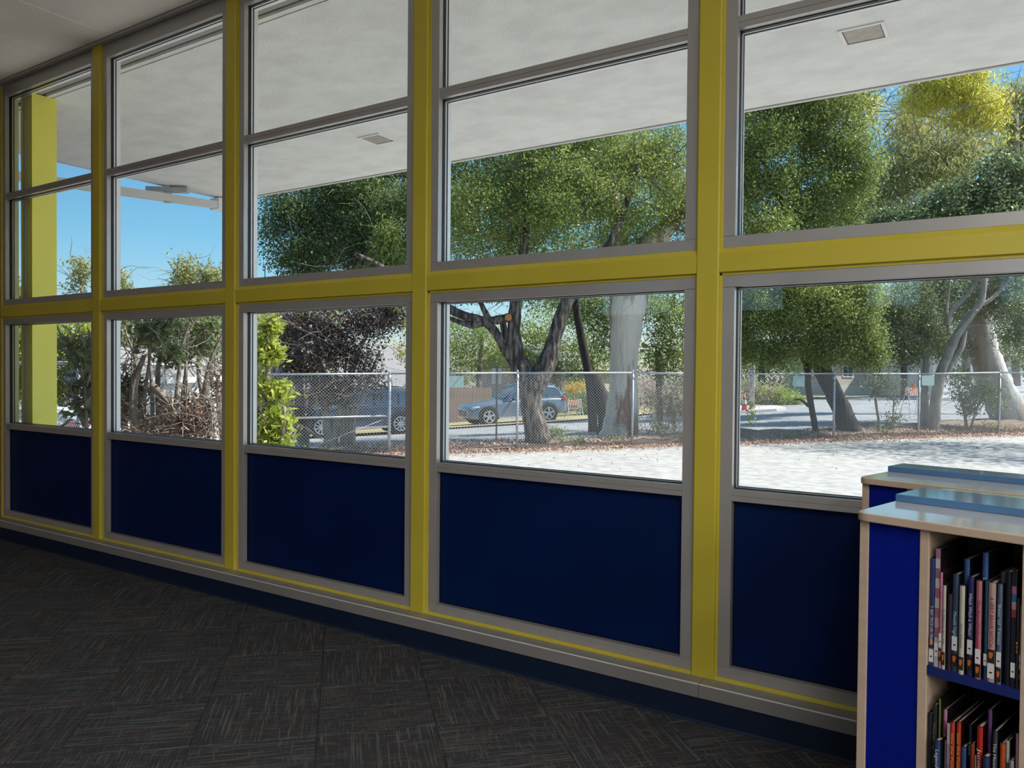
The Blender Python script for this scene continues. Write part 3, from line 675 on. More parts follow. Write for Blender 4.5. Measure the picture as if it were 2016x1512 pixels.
# keep the soil sheet out from under the building
import bmesh
bm = bmesh.new(); bm.from_mesh(g0.data)
bmesh.ops.bisect_plane(bm, geom=bm.verts[:]+bm.edges[:]+bm.faces[:], plane_co=(0,.16,0), plane_no=(0,-1,0), clear_outer=True)
bm.to_mesh(g0.data); bm.free(); tag(g0, kind='structure')
k = MB(); n_ = 60
for i in range(n_+1):
    x = -14 + 34*i/n_
    X_ = None
    # lot runs from the wall to the fence line along world y
    y = .16
    yy = [.16]
    while True:
        dx, dy = x-CAM.x, y-CAM.y; X = _c*dx+_s*dy; Z = -_s*dx+_c*dy
        if Z > fenceZ(X)+ (.10+.12*math.sin(x*1.7)+.1*math.sin(x*4.1)): break
        y += .25
    for j in range(13):
        q = .16+(y-.16)*j/12; k.v.append((x, q, zlot(x)+.0))
for i in range(n_):
    for j in range(12): a = i*13+j; k.f.append((a, a+13, a+14, a+1)); k.mi.append(0)
tag(mesh_obj('parking_lot', k.mesh('parking_lot', M['asphalt'])), kind='structure')
def nearroad(X): return fenceZ(X) + (1.3 if X < 3 else (1.3+min(2.6,(X-3)*.25)))
def farroad(X):
    pts = [(-60,12),(-20,24),(-8,29.6),(-2.8,33),(2.4,35.2),(7,38.5),(13,40),(12,43.5),(20,50),(40,60),(100,90)]
    for (a, za), (b, zb) in zip(pts, pts[1:]):
        if a <= X <= b: return za+(zb-za)*(X-a)/(b-a)
tag(ground_strip('road', [x for x in Xs if x > -14], lambda X: [nearroad(X)+(farroad(X)-nearroad(X))*j/14 for j in range(15)], M['road'], .0), kind='structure')
tag(ground_strip('verge', [x for x in Xs if x > -14], lambda X: [farroad(X)+.25+j*1.0 for j in range(9)], M['drygrass'], .05), kind='structure')
cb = ground_strip('curb', [x for x in Xs if x > -14], lambda X: [farroad(X)-.05, farroad(X)+.3], M['concrete'], .10); tag(cb, kind='structure')
tag(ground_strip('sidewalk', [x for x in Xs if x > 8], lambda X: [farroad(X)+3.0, farroad(X)+4.6], M['concrete'], .10), kind='structure')
# island with curb ramp at the corner
def slab_at(name, pts, h, material, z_off=0):
    P = [gpt(a, b) for a, b in pts]; k = MB(); n = len(P)
    k.poly([(p.x,p.y,p.z-.05+z_off) for p in P]+[(p.x,p.y,p.z+h+z_off) for p in P], [tuple(range(n))[::-1], tuple(range(n,2*n))]+[(i,(i+1)%n,n+(i+1)%n,n+i) for i in range(n)])
    return k.build(name, material)
tag(slab_at('traffic_island', [(1455,36),(1530,36.6),(1548,37.5),(1530,39.5),(1460,40.5),(1340,40)], .12, M['concrete']), 'pale concrete corner island with a red white cone in the right window', 'curb island')
tag(slab_at('red_curb', [(1300,41.0),(1455,44.5),(1457,45.5),(1300,42.0)], .16, M['redcurb']), 'red painted curb across the street right of the white eucalyptus trunk', 'curb')
# soil mound under the trees beyond the fence
k = MB()
xs2 = [-5+.6*i for i in range(46)]
rows = []
for X in xs2:
    wd = nearroad(X)-fenceZ(X)+.5; row = []
    for j in range(8):
        t_ = j/7; Z = fenceZ(X)-.18+wd*t_; x, y = cg(X, Z)
        hgt = math.sin(math.pi*min(1,max(0,t_*1.02)))*(.12+(.16 if X > 3 else .03)+.05*math.sin(X*1.3)+.04*math.sin(X*3.7+j))
        row.append(len(k.v)); k.v.append((x, y, gz(x, y)+hgt+.004-(.05 if j in (0,7) else 0)))
    rows.append(row)
for a, b in zip(rows, rows[1:]):
    for j in range(7): k.f.append((a[j], b[j], b[j+1], a[j+1])); k.mi.append(0)
k.smooth = True
tag(mesh_obj('soil_berm', k.mesh('soil_berm', M['dirt'])), kind='structure')
# fallen leaves: along the fence foot and scattered over the lot
def litter(n, f, size, name, label, material=None):
    P = []
    for i in range(n):
        X, Z, up = f(); x, y = cg(X, Z); P.append((x, y, gz(x, y)+up))
    P = np.array(P); me = leaves_mesh(name, P, (0,0,2.5), size, .55, material or M['leaf_litter'], RG.random(len(P)), 0)
    o = mesh_obj(name, me); tag(o, label, 'fallen leaves', kind='stuff'); return o
def lf1():
    X = rnd.uniform(-4.5, 21); t_ = rnd.gauss(.2,.5) if rnd.random() < .75 else rnd.uniform(0, 2.4)
    return X, fenceZ(X)+t_, (.03 if t_ < 0 else .03+.17*math.sin(math.pi*min(1,t_/2.4)))+rnd.random()*.06
litter(26000, lf1, .058, 'leaf_litter', 'reddish brown fallen leaves heaped along the foot of the fence')
def lf2():
    X = rnd.uniform(-1, 21); return X, fenceZ(X)-abs(rnd.gauss(0,2.2))-.1, .012
litter(380, lf2, .055, 'leaf_scatter', 'scattered dry leaves lying on the parking lot')

# ================================================================== CHAIN LINK FENCES
def mesh_panel(p0, p1, z0a, z0b, ha, hb, pitch=.0735, r=.0027, name='mesh_panel', parent=None, mt=None):
    """diamond mesh between two posts: p0,p1 xy; z0 bottoms; h heights"""
    p0 = Vector(p0); p1 = Vector(p1); L = (p1-p0).length; u = (p1-p0)/L; nrm = Vector((-u.y,u.x)); k = MB()
    H = (ha+hb)/2; n = int((L+H)/pitch)+1
    def P(a, b, off=0):
        q = p0+u*a; t_ = a/L; z = z0a*(1-t_)+z0b*t_ + b*(ha*(1-t_)+hb*t_)/H
        return Vector((q.x+nrm.x*off, q.y+nrm.y*off, z))
    for s_ in (0,1):
        for i in range(n):
            a0 = i*pitch - H
            lo, hi = max(0, -a0), min(H, L-a0)          # b range where 0<=a<=L
            if hi-lo < .02: continue
            A = (a0+lo, lo); B = (a0+hi, hi)
            if s_: A = (L-A[0], A[1]); B = (L-B[0], B[1])
            pa, pb = P(*A, off=(.002 if s_ else -.002)), P(*B, off=(.002 if s_ else -.002))
            d = (pb-pa).normalized(); o1 = Vector((nrm.x,nrm.y,0))*r; o2 = d.cross(o1).normalized()*r
            ring_ = [o1, -o1*.5+o2*.87, -o1*.5-o2*.87]
            k.poly([pa+q for q in ring_]+[pb+q for q in ring_], [(0,1,4,3),(1,2,5,4),(2,0,3,5)])
    me = k.mesh(name, mt or M['wire'])
    me.transform(Matrix.Translation(-Vector(parent.location)))
    o = mesh_obj(name, me, parent); tag(o, kind='stuff'); return o
posts = [(767,733,897),(1019,731.7,884.4),(1246,731.7,883),(1456,734,877),(1643,733,870),(1810,734,863),(1969,731.5,857)]
FP = []
for px, yt, yb in posts:
    X = None; Z = 18.27/(1-.3295*(px-1008)/F_PX)
    top = at(px, yt, Z); bot = at(px, yb, Z); FP.append((Vector((top.x, top.y)), bot.z, top.z-.05))
stp = FP[1][0]-FP[0][0]
FP.insert(0, (FP[0][0]-stp, FP[0][1]-.02, FP[0][2]-.04)); FP.append((FP[-1][0]+stp, FP[-1][1]+.03, FP[-1][2]+.03)); FP.append((FP[-1][0]+stp, FP[-1][1]+.03, FP[-1][2]+.03))
fr_ = empty('chain_link_fence', (FP[1][0].x, FP[1][0].y, FP[1][1]))
tag(fr_, 'long galvanised chain link fence with round posts at the far edge of the parking lot', 'fence')
finv = Matrix.Translation(-Vector(fr_.location))
def fpart(k, name, mt, smooth=True):
    me = k.mesh(name, mt); me.transform(finv)
    if smooth: me.shade_smooth()
    return mesh_obj(name, me, fr_)
for i, (p, zb_, zt_) in enumerate(FP):
    k = MB(); rr = .030 if i != 1 else .036
    k.tube([(p.x,p.y,zb_-.05),(p.x,p.y,zt_)], rr, 10); po = fpart(k, 'post', M['galv'])
    k = MB(); k.tube([(p.x,p.y,zt_-.16),(p.x,p.y,zt_-.04)], rr+.007, 10); k.tube([(p.x,p.y,zt_),(p.x,p.y,zt_+.055),(p.x+.0,p.y,zt_+.10)], [rr+.005,.022,.008], 8)
    me = k.mesh('post_cap', M['galv']); me.transform(finv); me.shade_smooth(); mesh_obj('post_cap', me, po)
for i in range(len(FP)-1):
    (p, a, b), (q, c, d) = FP[i], FP[i+1]
    k = MB(); k.tube([(p.x,p.y,b+.02),(q.x,q.y,d+.02)], .022, 8); fpart(k, 'top_rail', M['galv'])
    mesh_panel(p, q, a+.02, c+.02, b-a-.0, d-c-.0, parent=fr_)
    k = MB(); k.tube([(p.x,p.y,a+.05),(q.x,q.y,c+.05)], .004, 4); fpart(k, 'tension_wire', M['wire'])
(p, a, b), (q, c, d) = FP[0], FP[1]
k = MB(); k.tube([(p.x,p.y,(a+b)/2-.33+.3),(q.x,q.y,(c+d)/2-.32+.3)], .022, 8); fpart(k, 'brace_rail', M['galv'])
k = MB(); k.tube([(p.x*.75+q.x*.25,p.y*.75+q.y*.25,a+.02),(q.x,q.y,(c+d)/2-.05)], .006, 5); fpart(k, 'truss_rod', M['galv'])
# square signs wired to the fence, seen from behind
def fence_sign(px0, px1, py0, py1, label):
    tn = lambda px: 18.27/(1-.3295*(px-1008)/F_PX)-.05
    a = at(px0, py0, tn(px0)); b = at(px1, py1, tn(px1)); u = Vector((b.x-a.x, b.y-a.y, 0)); L = u.length; u.normalize(); n = Vector((-u.y,u.x,0))*.003
    c = Vector((a.x, a.y, b.z)); k = MB(); h = a.z-b.z
    P = [(.02,0),(L-.02,0),(L,.02),(L,h-.02),(L-.02,h),(.02,h),(0,h-.02),(0,.02)]
    o_ = [u*x+Vector((0,0,z)) for x, z in P]; n8 = len(o_)
    k.poly([q-n for q in o_]+[q+n for q in o_], [tuple(range(n8)), tuple(range(n8,2*n8))[::-1]]+[(i,n8+i,n8+(i+1)%n8,(i+1)%n8) for i in range(n8)])
    r = empty('fence_sign', c); tag(r, label, 'sign', 'signs hung on the chain link fence'); k.build('sign_plate', M['sign_back'], r)
    k = MB()
    for x, z in ((.05,.04),(L-.05,.04),(.05,h-.04),(L-.05,h-.04)): k.tube([u*x+Vector((0,0,z))-n*3, u*x+Vector((0,0,z))+n*8], .006, 5)
    k.build('wire_ties', M['wire'], r)
fence_sign(881,913,740,763,'pale sign on the fence left of the slim street sign pole in the fourth window')
fence_sign(1561,1584,740,761,'pale green sign on the fence in the right window, just left of the thin trunk')
fence_sign(1815,1839,739,759,'pale green sign on the fence right of the post by the forked grey tree')
# nearer fence at the far left, seen through the two left windows
NF = [(gp(-30,12.9,-.55), 1.43),(gp(157,10.4,-.55), 1.43),(gp(480,12.6,-.55),1.40)]
r = empty('side_fence', NF[1][0]); tag(r, 'nearer chain link fence behind the yellow column in the leftmost window', 'fence')
sinv = Matrix.Translation(-Vector(r.location))
for (p, zt_) in NF:
    k = MB(); k.tube([(p.x,p.y,p.z-.05),(p.x,p.y,zt_)], .038, 10); me = k.mesh('post', M['galv']); me.transform(sinv); me.shade_smooth(); mesh_obj('post', me, r)
for (p, a), (q, b) in zip(NF, NF[1:]):
    k = MB(); k.tube([(p.x,p.y,a),(q.x,q.y,b)], .024, 8); me = k.mesh('top_rail', M['galv']); me.transform(sinv); me.shade_smooth(); mesh_obj('top_rail', me, r)
    k = MB(); k.tube([(p.x,p.y,a-.72),(q.x,q.y,b-.72)], .012, 6); me = k.mesh('middle_rail', M['galv']); me.transform(sinv); mesh_obj('middle_rail', me, r)
    mesh_panel((p.x,p.y),(q.x,q.y),p.z+.02,q.z+.02,a-.75-p.z,b-.75-q.z,parent=r,r=.0028)

# ================================================================== STREET SIGNS AND BARRICADES
def obj_at(name, px, Z, label, cat, group=None):
    p = gpt(px, Z); r = empty(name, p, YAW); tag(r, label, cat, group); return r
r = obj_at('street_sign', 978, 19.4, 'grey rounded sign on a slim pole seen from behind, left of the big oak trunk', 'sign')
k = MB(); k.tube([(0,0,-.05),(0,0,2.06)], .022, 8); k.build('pole', M['pole_wood'], r)
k = MB(); k.prism([(-.11,1.63),(.11,1.63),(.125,1.66),(.125,2.0),(.11,2.03),(-.11,2.03),(-.125,2.0),(-.125,1.66)], .024, .028, lambda a,b,c:(a,c,b)); k.build('sign_plate', M['sign_grey'], r)
def barricade(px, Z, label, s=1.0, lamp=False):
    r = obj_at('barricade', px, Z, label, 'barricade', 'folding street barricades'); r.rotation_euler = (0,0,YAW+.35)
    for sx in (-.36,.36):
        for sy in (-.22,.22):
            k = MB(); k.tube([(sx+(.06 if sx>0 else -.06),sy*s,0),(sx*.85,.02*(1 if sy>0 else -1),1.02*s)], .016, 5); k.build('leg', M['white_paint'], r)
    for sy in (-1,1):
        b_ = box('board', (-.36,sy*.05-.008,.72*s),(.36,sy*.05+.008,.98*s), M['white_paint'], r)
        k = MB()
        for q in range(-3,4):
            x = q*.12; k.poly([(max(-.36,min(.36,x-.06)),sy*.05+sy*.0095,.72*s),(max(-.36,min(.36,x)),sy*.05+sy*.0095,.72*s),(max(-.36,min(.36,x+.06)),sy*.05+sy*.0095,.98*s),(max(-.36,min(.36,x)),sy*.05+sy*.0095,.98*s)], [(0,1,2,3)])
        k.build('orange_stripe', M['orange'], b_)
    if lamp:
        k = MB(); k.tube([(0,0,.98*s),(0,0,1.12*s)], .08, 10); k.build('warning_light', M['orange'], r)
    return r
barricade(1131, 36.2, 'white A-frame barricade with orange striped board behind the grey blue car')
barricade(1798, 31.0, 'tall thin barricade with an orange light in the right window by a fence post', 1.25, True)
# utility pole and red-white marker at the left of the right window
r = obj_at('utility_pole', 1481, 37, 'slim pale utility pole at the left edge of the right window', 'pole')
k = MB(); k.tube([(0,0,-.1),(0,0,5.2)], [.13,.10], 10); k.build('pole_shaft', M['concrete'], r, smooth=True)
k = MB(); k.tube([(0,0,1.2),(0,0,1.32)], .14, 10); k.build('pole_band', M['sign_grey'], r)
def cone(px, Z, label):
    r = obj_at('traffic_cone', px, Z, label, 'traffic cone', 'traffic cones at the corner')
    box('cone_base', (-.2,-.2,0),(.2,.2,.04), M['orange'], r); k = MB(); k.tube([(0,0,.04),(0,0,.9)], [.15,.03], 12); k.build('cone_body', M['red'], r, smooth=True)
    k = MB(); k.tube([(0,0,.42),(0,0,.62)], [.112,.08], 12, cap=False); k.build('reflective_band', M['white_paint'], r, smooth=True)
cone(1466, 36.5, 'red and white traffic cone beside the slim pale utility pole')
r = obj_at('stop_sign_pole', 1977, 33, 'sign post with a small white plate right of the pale leaning trunk', 'sign')
k = MB(); k.tube([(0,0,-.05),(0,0,2.3)], .035, 8); k.build('pole', M['galv'], r); box('white_plate', (-.38,-.02,1.6),(-.10,.0,2.05), M['white_paint'], r); box('red_marker', (-.02,-.09,.8),(.22,-.06,1.35), M['red'], r)

# ================================================================== BUILDINGS
def house(px0, px1, Z0, Z1, z_off, wall_h, roof_h, wall_m, label, over=.4, depth=9, ridge_front=True):
    a = gpt(px0, Z0); b = gpt(px1, Z1); u = Vector((b.x-a.x,b.y-a.y,0)); L = u.length; u.normalize(); rz = math.atan2(u.y,u.x)
    base = Vector((a.x,a.y,min(a.z,b.z)+z_off)); r = empty('house', base, rz); tag(r, label, 'house', 'houses across the street')
    k = MB(); k.box((0,0,-1),(L,depth,wall_h)); k.build('wall', wall_m, r)
    k = MB(); h = wall_h
    k.poly([(-over,-over,h-.1),(L+over,-over,h-.1),(L+over,depth+over,h-.1),(-over,depth+over,h-.1),(-over,depth/2,h+roof_h),(L+over,depth/2,h+roof_h)], [(0,1,5,4),(2,3,4,5),(1,2,5),(3,0,4),(3,2,1,0)])
    k.build('roof', M['roof'], r)
    box('eave_board', (-over,-over-.03,h-.22),(L+over,-over,h-.02), M['trim_w'], r)
    return r, L
def window(r, x0, x1, z0, z1, mull=1, y=0):
    f = MB(); wd = .06
    f.box((x0-wd,y-.05,z0-wd),(x1+wd,y+.0,z0)); f.box((x0-wd,y-.05,z1),(x1+wd,y,z1+wd)); f.box((x0-wd,y-.05,z0),(x0,y,z1)); f.box((x1,y-.05,z0),(x1+wd,y,z1))
    for q in range(1, mull+1): xm = x0+(x1-x0)*q/(mull+1); f.box((xm-.02,y-.04,z0),(xm+.02,y,z1))
    o = f.build('window', M['trim_w'], r); box('pane', (x0,y-.02,z0),(x1,y-.01,z1), M['glass_dark'], o)
r, L = house(1105,1205,50,53,.6,2.3,1.6,M['stucco_b'],'white garage house behind the barricade, between the two dark trunks')
d_ = box('garage_door', (-.0,-.06,0),(L*.55,-.01,1.95), M['trim_w'], r)
for q in range(1,5): box('door_groove', (0,-.066,q*.39),(L*.55,-.061,q*.39+.02), M['sign_grey'], d_)
window(r, .3, 1.0, 1.5, 1.85, 1, -.06); window(r, 1.25, 1.95, 1.5, 1.85, 1, -.06)
r, L = house(1640,1815,54,60,.2,2.6,1.7,M['stucco_b'],'beige house across the street with a white framed window, in the right window', depth=4)
window(r, 1.1, 2.2, 1.2, 1.9, 1); window(r, 4.6, 5.6, 1.2, 1.9, 1)
box('dark_base', (0,-.04,-.5),(L,-.005,.55), M['sign_grey'], r)
r, L = house(1835,2080,52,58,.2,3.0,1.6,M['stucco_w'],'pale house behind the white railing at the right side of the right window', depth=4)
window(r, .8, 2.0, 1.2, 2.3, 1)
for q in range(10): box('siding_board', (0,-.02-.01,.2+q*.26),(L,-.002,.2+q*.26+.235), M['stucco_w'], r)
r, L = house(540,860,44,50,.3,2.4,2.6,M['stucco_p'],'house with a pale grey roof behind the dark slate car')
window(r, 4.8, 6.3, .9, 1.9, 2)
r, L = house(222,440,21.5,30,.1,2.45,.9,M['stucco_w'],'long white garage wall behind the dead shrub in the second window from the left', over=.15, depth=1.2)
for q in range(0,int(L/.62)):
    box('wall_batten', (q*.62,-.03,0),(q*.62+.05,-.002,2.3), M['trim_w'], r)
# wooden fence left of the car
a = gpt(862,42); b = gpt(968,43.5); u = (b-a); L = u.length; rz = math.atan2(u.y,u.x)
r = empty('wooden_fence', a, rz); tag(r, 'weathered board fence behind the bonnet of the grey blue car', 'fence')
n = 17
pm = MB(); pm.box((0,0,0),(L/n-.012,.02,1.95)); pme = pm.mesh('plank', M['plank'])
for q in range(n):
    o = mesh_obj('plank', pme, r); o.location = (q*L/n, rnd.uniform(-.008,.008), .05+rnd.uniform(-.02,.02))
box('rail', (0,.02,.4),(L,.06,.5), M['plank'], r); box('rail', (0,.02,1.6),(L,.06,1.7), M['plank'], r)
# white railing at right
a = gpt(1868,47); b = gpt(1938,48.5); u = b-a; L = u.length
r = empty('picket_railing', a, math.atan2(u.y,u.x)); tag(r, 'short white picket railing across the street left of the pale leaning trunk', 'railing')
box('rail', (0,0,.95),(L,.06,1.05), M['trim_w'], r); box('rail', (0,0,.2),(L,.06,.3), M['trim_w'], r)
pk_ = MB().box((-.03,-.01,.05),(.03,.04,1.15)).mesh('picket', M['trim_w'])
for q in range(12): o = mesh_obj('picket', pk_, r); o.location = (L*(q+.5)/12, 0, 0)

# ================================================================== VEHICLES
def car(label, paint, pf, pr, L=5.0, Wd=1.95, H=1.72, wheelbase=3.0, front_over=.93, spokes=5, sedan=False):
    """pf, pr: ground points under the front and rear wheels of the side that faces the camera; the car points towards pf"""
    d = (pf-pr); pitch = math.asin(max(-.2,min(.2,d.z/d.length))); h = math.atan2(d.y, d.x)
    # local: x forward, y towards the far side or near side, z up
    Rm = Matrix.Rotation(h,4,'Z') @ Matrix.Rotation(-pitch,4,'Y')
    r = empty('car'); r.matrix_world = Matrix.Translation(pr)@Rm; tag(r, label, 'car', 'parked cars')
    nearsgn = 1 if (Rm.to_3x3()@Vector((0,1,0))).dot(CAM-pr) > 0 else -1
    xf, xr = wheelbase+front_over, -(L-wheelbase-front_over); yc = -nearsgn*Wd/2
    k_ = H/1.72
    # stations: x, halfwidth, z_bottom, z_shoulder(belt), z_top of lower body
    st = [(xf, .60, .36, .55, .66),(xf-.05,.78,.26,.62,.80),(xf-.28,.90,.20,.74,.93),(xf-.9,.96,.20,.86,1.03),(wheelbase-.35,.97,.20,.92,1.09),(1.9,.975,.20,.97,1.10),
          (.9,.975,.20,.99,1.12),(0,.975,.22,1.00,1.13),(xr+.35,.94,.28,1.00,1.10),(xr+.08,.86,.34,.95,1.04),(xr,.72,.42,.80,.92)]
    k = MB(); rings = []
    for x, hw, zb_, zs, zt_ in st:
        hw *= Wd/1.95; q = [(-hw*.93,zb_),(-hw,zb_+.10),(-hw*1.0,(zb_+zs)/2),(-hw*.985,zs),(-hw*.90,zt_),(0,zt_+.03),(hw*.90,zt_),(hw*.985,zs),(hw,(zb_+zs)/2),(hw,zb_+.10),(hw*.93,zb_)]
        s0 = len(k.v); k.v += [(x, yc+a, b*k_) for a, b in q]; rings.append((s0, len(q)))
    for (a, n1), (b, _) in zip(rings, rings[1:]):
        for j in range(n1): k.f.append((a+j, a+(j+1)%n1, b+(j+1)%n1, b+j)); k.mi.append(0)
    k.f.append(tuple(rings[0][0]+j for j in range(n1))[::-1]); k.f.append(tuple(rings[-1][0]+j for j in range(n1))); k.mi += [0,0]
    body = k.build('body', paint, r, smooth=True); md = body.modifiers.new('s','SUBSURF'); md.levels = 2; md.render_levels = 2
    # greenhouse
    if sedan: gh = [(2.15,.80,1.06,1.07),(1.55,.76,1.06,1.30),(1.0,.72,1.07,1.44),(.2,.72,1.08,1.45),(-.35,.74,1.08,1.30),(-.85,.80,1.08,1.10)]
    else: gh = [(2.25,.82,1.06,1.10),(1.62,.76,1.06,1.50),(1.15,.73,1.07,1.66),(.2,.73,1.08,1.70),(-.45,.72,1.08,1.66),(-.72,.74,1.08,1.48),(-.92,.80,1.06,1.10)]
    k = MB(); rings = []
    for x, hw, z0, z1 in gh:
        hw *= Wd/1.95; q = [(-hw-.13,z0-.04),(-hw-.03,z0+(z1-z0)*.6),(-hw+.05,z1-.02),(0,z1+.03),(hw-.05,z1-.02),(hw+.03,z0+(z1-z0)*.6),(hw+.13,z0-.04)]
        rings.append(len(k.v)); k.v += [(x, yc+a, b*k_) for a, b in q]
    for a, b in zip(rings, rings[1:]):
        for j in range(7):
            k.f.append((a+j,a+(j+1)%7,b+(j+1)%7,b+j)); k.mi.append(0)
    k.f.append(tuple(rings[0]+j for j in range(7))[::-1]); k.f.append(tuple(rings[-1]+j for j in range(7))); k.mi += [0,0]
    k.build('greenhouse', paint, r, smooth=True)
    # side glass (near and far) slightly proud, split by pillars; windscreen and rear glass
    def gh_at(x):
        for (xa,ha,_,za),(xb,hb,_,zb_) in zip(gh, gh[1:]):
            if xb <= x <= xa: t_ = (xa-x)/(xa-xb); return (ha+(hb-ha)*t_)*Wd/1.95, za+(zb_-za)*t_
        return gh[-1][1], gh[-1][3]
    x_end = gh[-1][0]
    segs = [(1.92,1.02),(.96,.08),(.0,x_end+.22)]
    for s_ in (-1,1):
        for (xa, xb) in segs:
            k = MB(); n_ = 6; lo, hi = [], []
            for q in range(n_+1):
                x = xa+(xb-xa)*q/n_; hw, zt_ = gh_at(x); z0 = 1.11; z1 = max(z0+.02, zt_-.09)
                f0 = (z0-1.03)/(max(zt_,1.2)-1.03); yy0 = hw+.12*(1-f0)+.012; yy1 = hw+.015+.0
                lo.append((x, yc+s_*yy0, z0*k_)); hi.append((x, yc+s_*yy1, z1*k_))
            k.poly(lo+hi, [(q,q+1,n_+2+q,n_+1+q) for q in range(n_)] if s_*1 < 0 else [(q,n_+1+q,n_+2+q,q+1) for q in range(n_)])
            wn = k.build('side_window', M['car_glass'], r)
            k = MB(); k.tube([Vector(p)+Vector((0,s_*.006,-.01)) for p in lo], .011, 5); k.build('chrome_trim', M['chrome'], wn)
        k = MB(); k.tube([(1.5,yc+s_*.62,1.70*k_),(.9,yc+s_*.64,1.76*k_),(-.3,yc+s_*.64,1.74*k_),(-.55,yc+s_*.62,1.66*k_)], .018, 6)
        if not sedan: k.build('roof_rail', M['chrome'], r)
    def quad_glass(name, xa, xb, lift):
        (h0, z0), (h1, z1) = gh_at(xa), gh_at(xb); k = MB()
        k.poly([(xa,yc-h0+.02,z0*k_+lift),(xa,yc+h0-.02,z0*k_+lift),(xb,yc+h1-.08,z1*k_+lift),(xb,yc-h1+.08,z1*k_+lift)], [(0,1,2,3)]); k.build(name, M['car_glass'], r)
    quad_glass('windscreen', 2.18, 1.30, .035); quad_glass('rear_glass', x_end+.03, x_end+.28, .03)
    # wheels
    R_ = .375
    for wx in (0, wheelbase):
        for s_ in (-1,1):
            yo = yc+s_*(Wd/2-.02); yi = yc+s_*(Wd/2-.26)
            k = MB(); k.tube([(wx,yi,R_+.02),(wx,yc+s_*(Wd/2+.012),R_+.02)], R_+.085, 24); k.build('wheel_arch', M['plastic'], r)
            wr = MB(); wr.tube([(wx,yi,R_),(wx,yo-s_*.02,R_),(wx,yo+s_*.045,R_)], [R_,R_,R_*.93], 28); t_ = wr.build('wheel', M['tyre'], r, smooth=False)
            k = MB(); yy = yo+s_*.048
            k.tube([(wx,yy-s_*.03,R_),(wx,yy+s_*.004,R_)], .10, 12)
            for a in range(spokes):
                for dd in ((0,) if spokes < 8 else (0,)):
                    an = 2*math.pi*a/spokes+.3; c_, s2 = math.cos(an), math.sin(an); wdt = .045 if spokes < 8 else .022
                    P = [(.06,-wdt*.8),(.27,-wdt),(.27,wdt),(.06,wdt*.8)]
                    k.poly([(wx+u*c_-v*s2, yy, R_+u*s2+v*c_) for u, v in P]+[(wx+u*c_-v*s2, yy+s_*.018, R_+u*s2+v*c_) for u, v in P], [(0,1,2,3),(7,6,5,4),(0,4,5,1),(1,5,6,2),(2,6,7,3),(3,7,4,0)])
            n_ = 28
            for a in range(n_):
                a0, a1 = 2*math.pi*a/n_, 2*math.pi*(a+1)/n_
                P = [(rr*math.cos(t),rr*math.sin(t)) for rr, t in ((.245,a0),(.285,a0),(.285,a1),(.245,a1))]
                k.poly([(wx+u, yy+s_*.006, R_+v) for u, v in P], [(0,1,2,3)])
            k.build('rim', M['rim'], t_)
    # lamps, bumper, sill, mirrors, handles, plate
    for s_ in (-1,1):
        k = MB(); k.tube([(xf-.10,yc+s_*.60,.72*k_),(xf-.26,yc+s_*.80,.78*k_),(xf-.52,yc+s_*.90,.84*k_)], [.05,.075,.03], 8); k.build('headlamp', M['lamp_lens'], r, smooth=True)
        k = MB(); k.tube([(xr+.02,yc+s_*.62,.94*k_),(xr+.12,yc+s_*.84,.98*k_),(xr+.34,yc+s_*.92,1.0*k_)], [.05,.07,.03], 8); k.build('tail_lamp', M['red'], r, smooth=True)
        k = MB(); k.box((.46,yc+s_*(Wd/2-.02),.24),(wheelbase-.5,yc+s_*(Wd/2+.015),.33)); k.build('sill_trim', M['chrome'], r)
        k = MB(); k.tube([(1.80,yc+s_*.90,1.08*k_),(1.80,yc+s_*1.06,1.13*k_),(1.78,yc+s_*1.14,1.14*k_)], [.03,.075,.05], 8); k.build('mirror', M['plastic'], r, smooth=True)
        for hx in (.95,.02): k = MB(); k.tube([(hx,yc+s_*(Wd/2-.0),.93*k_),(hx+.18,yc+s_*(Wd/2-.0),.935*k_)], .016, 6); k.build('door_handle', M['chrome'], r)
        for hx in (1.0,.02): box('door_gap', (hx-.005,yc+s_*(Wd/2-.03),.40),(hx+.005,yc+s_*(Wd/2-.002),1.0*k_), M['plastic'], r)
    k = MB(); k.box((xf-.06,yc-.42,.40),(xf+.015,yc+.42,.66)); g_ = k.build('grille', M['plastic'], r, bevel=.02)
    for q in range(5): box('grille_bar', (xf+.012,yc-.40,.43+q*.05),(xf+.022,yc+.40,.442+q*.05), M['chrome'], g_)
    k = MB(); k.box((xr-.03,yc-.75,.32),(xr+.18,yc+.75,.50)); k.build('rear_bumper', M['plastic'], r, bevel=.03)
    return r
def gl(px, py, Z): return at(px, py, Z)
car('grey blue parked SUV behind the big oak trunk in the fourth window', M['car_blue'], gl(951,838,34.6), gl(1081,829,35.9), spokes=5)
car('dark slate SUV with multi spoke wheels behind the brown leaved tree, third window', M['car_dark'], gl(628,861,28.6), gl(789,853,29.8), H=1.76, spokes=10)
car('pale car with a red tail lamp behind the yellow column in the leftmost window', M['car_white'], gpt(-60,17.0), gpt(88,16.4), L=4.5, H=1.45, wheelbase=2.7, sedan=True)

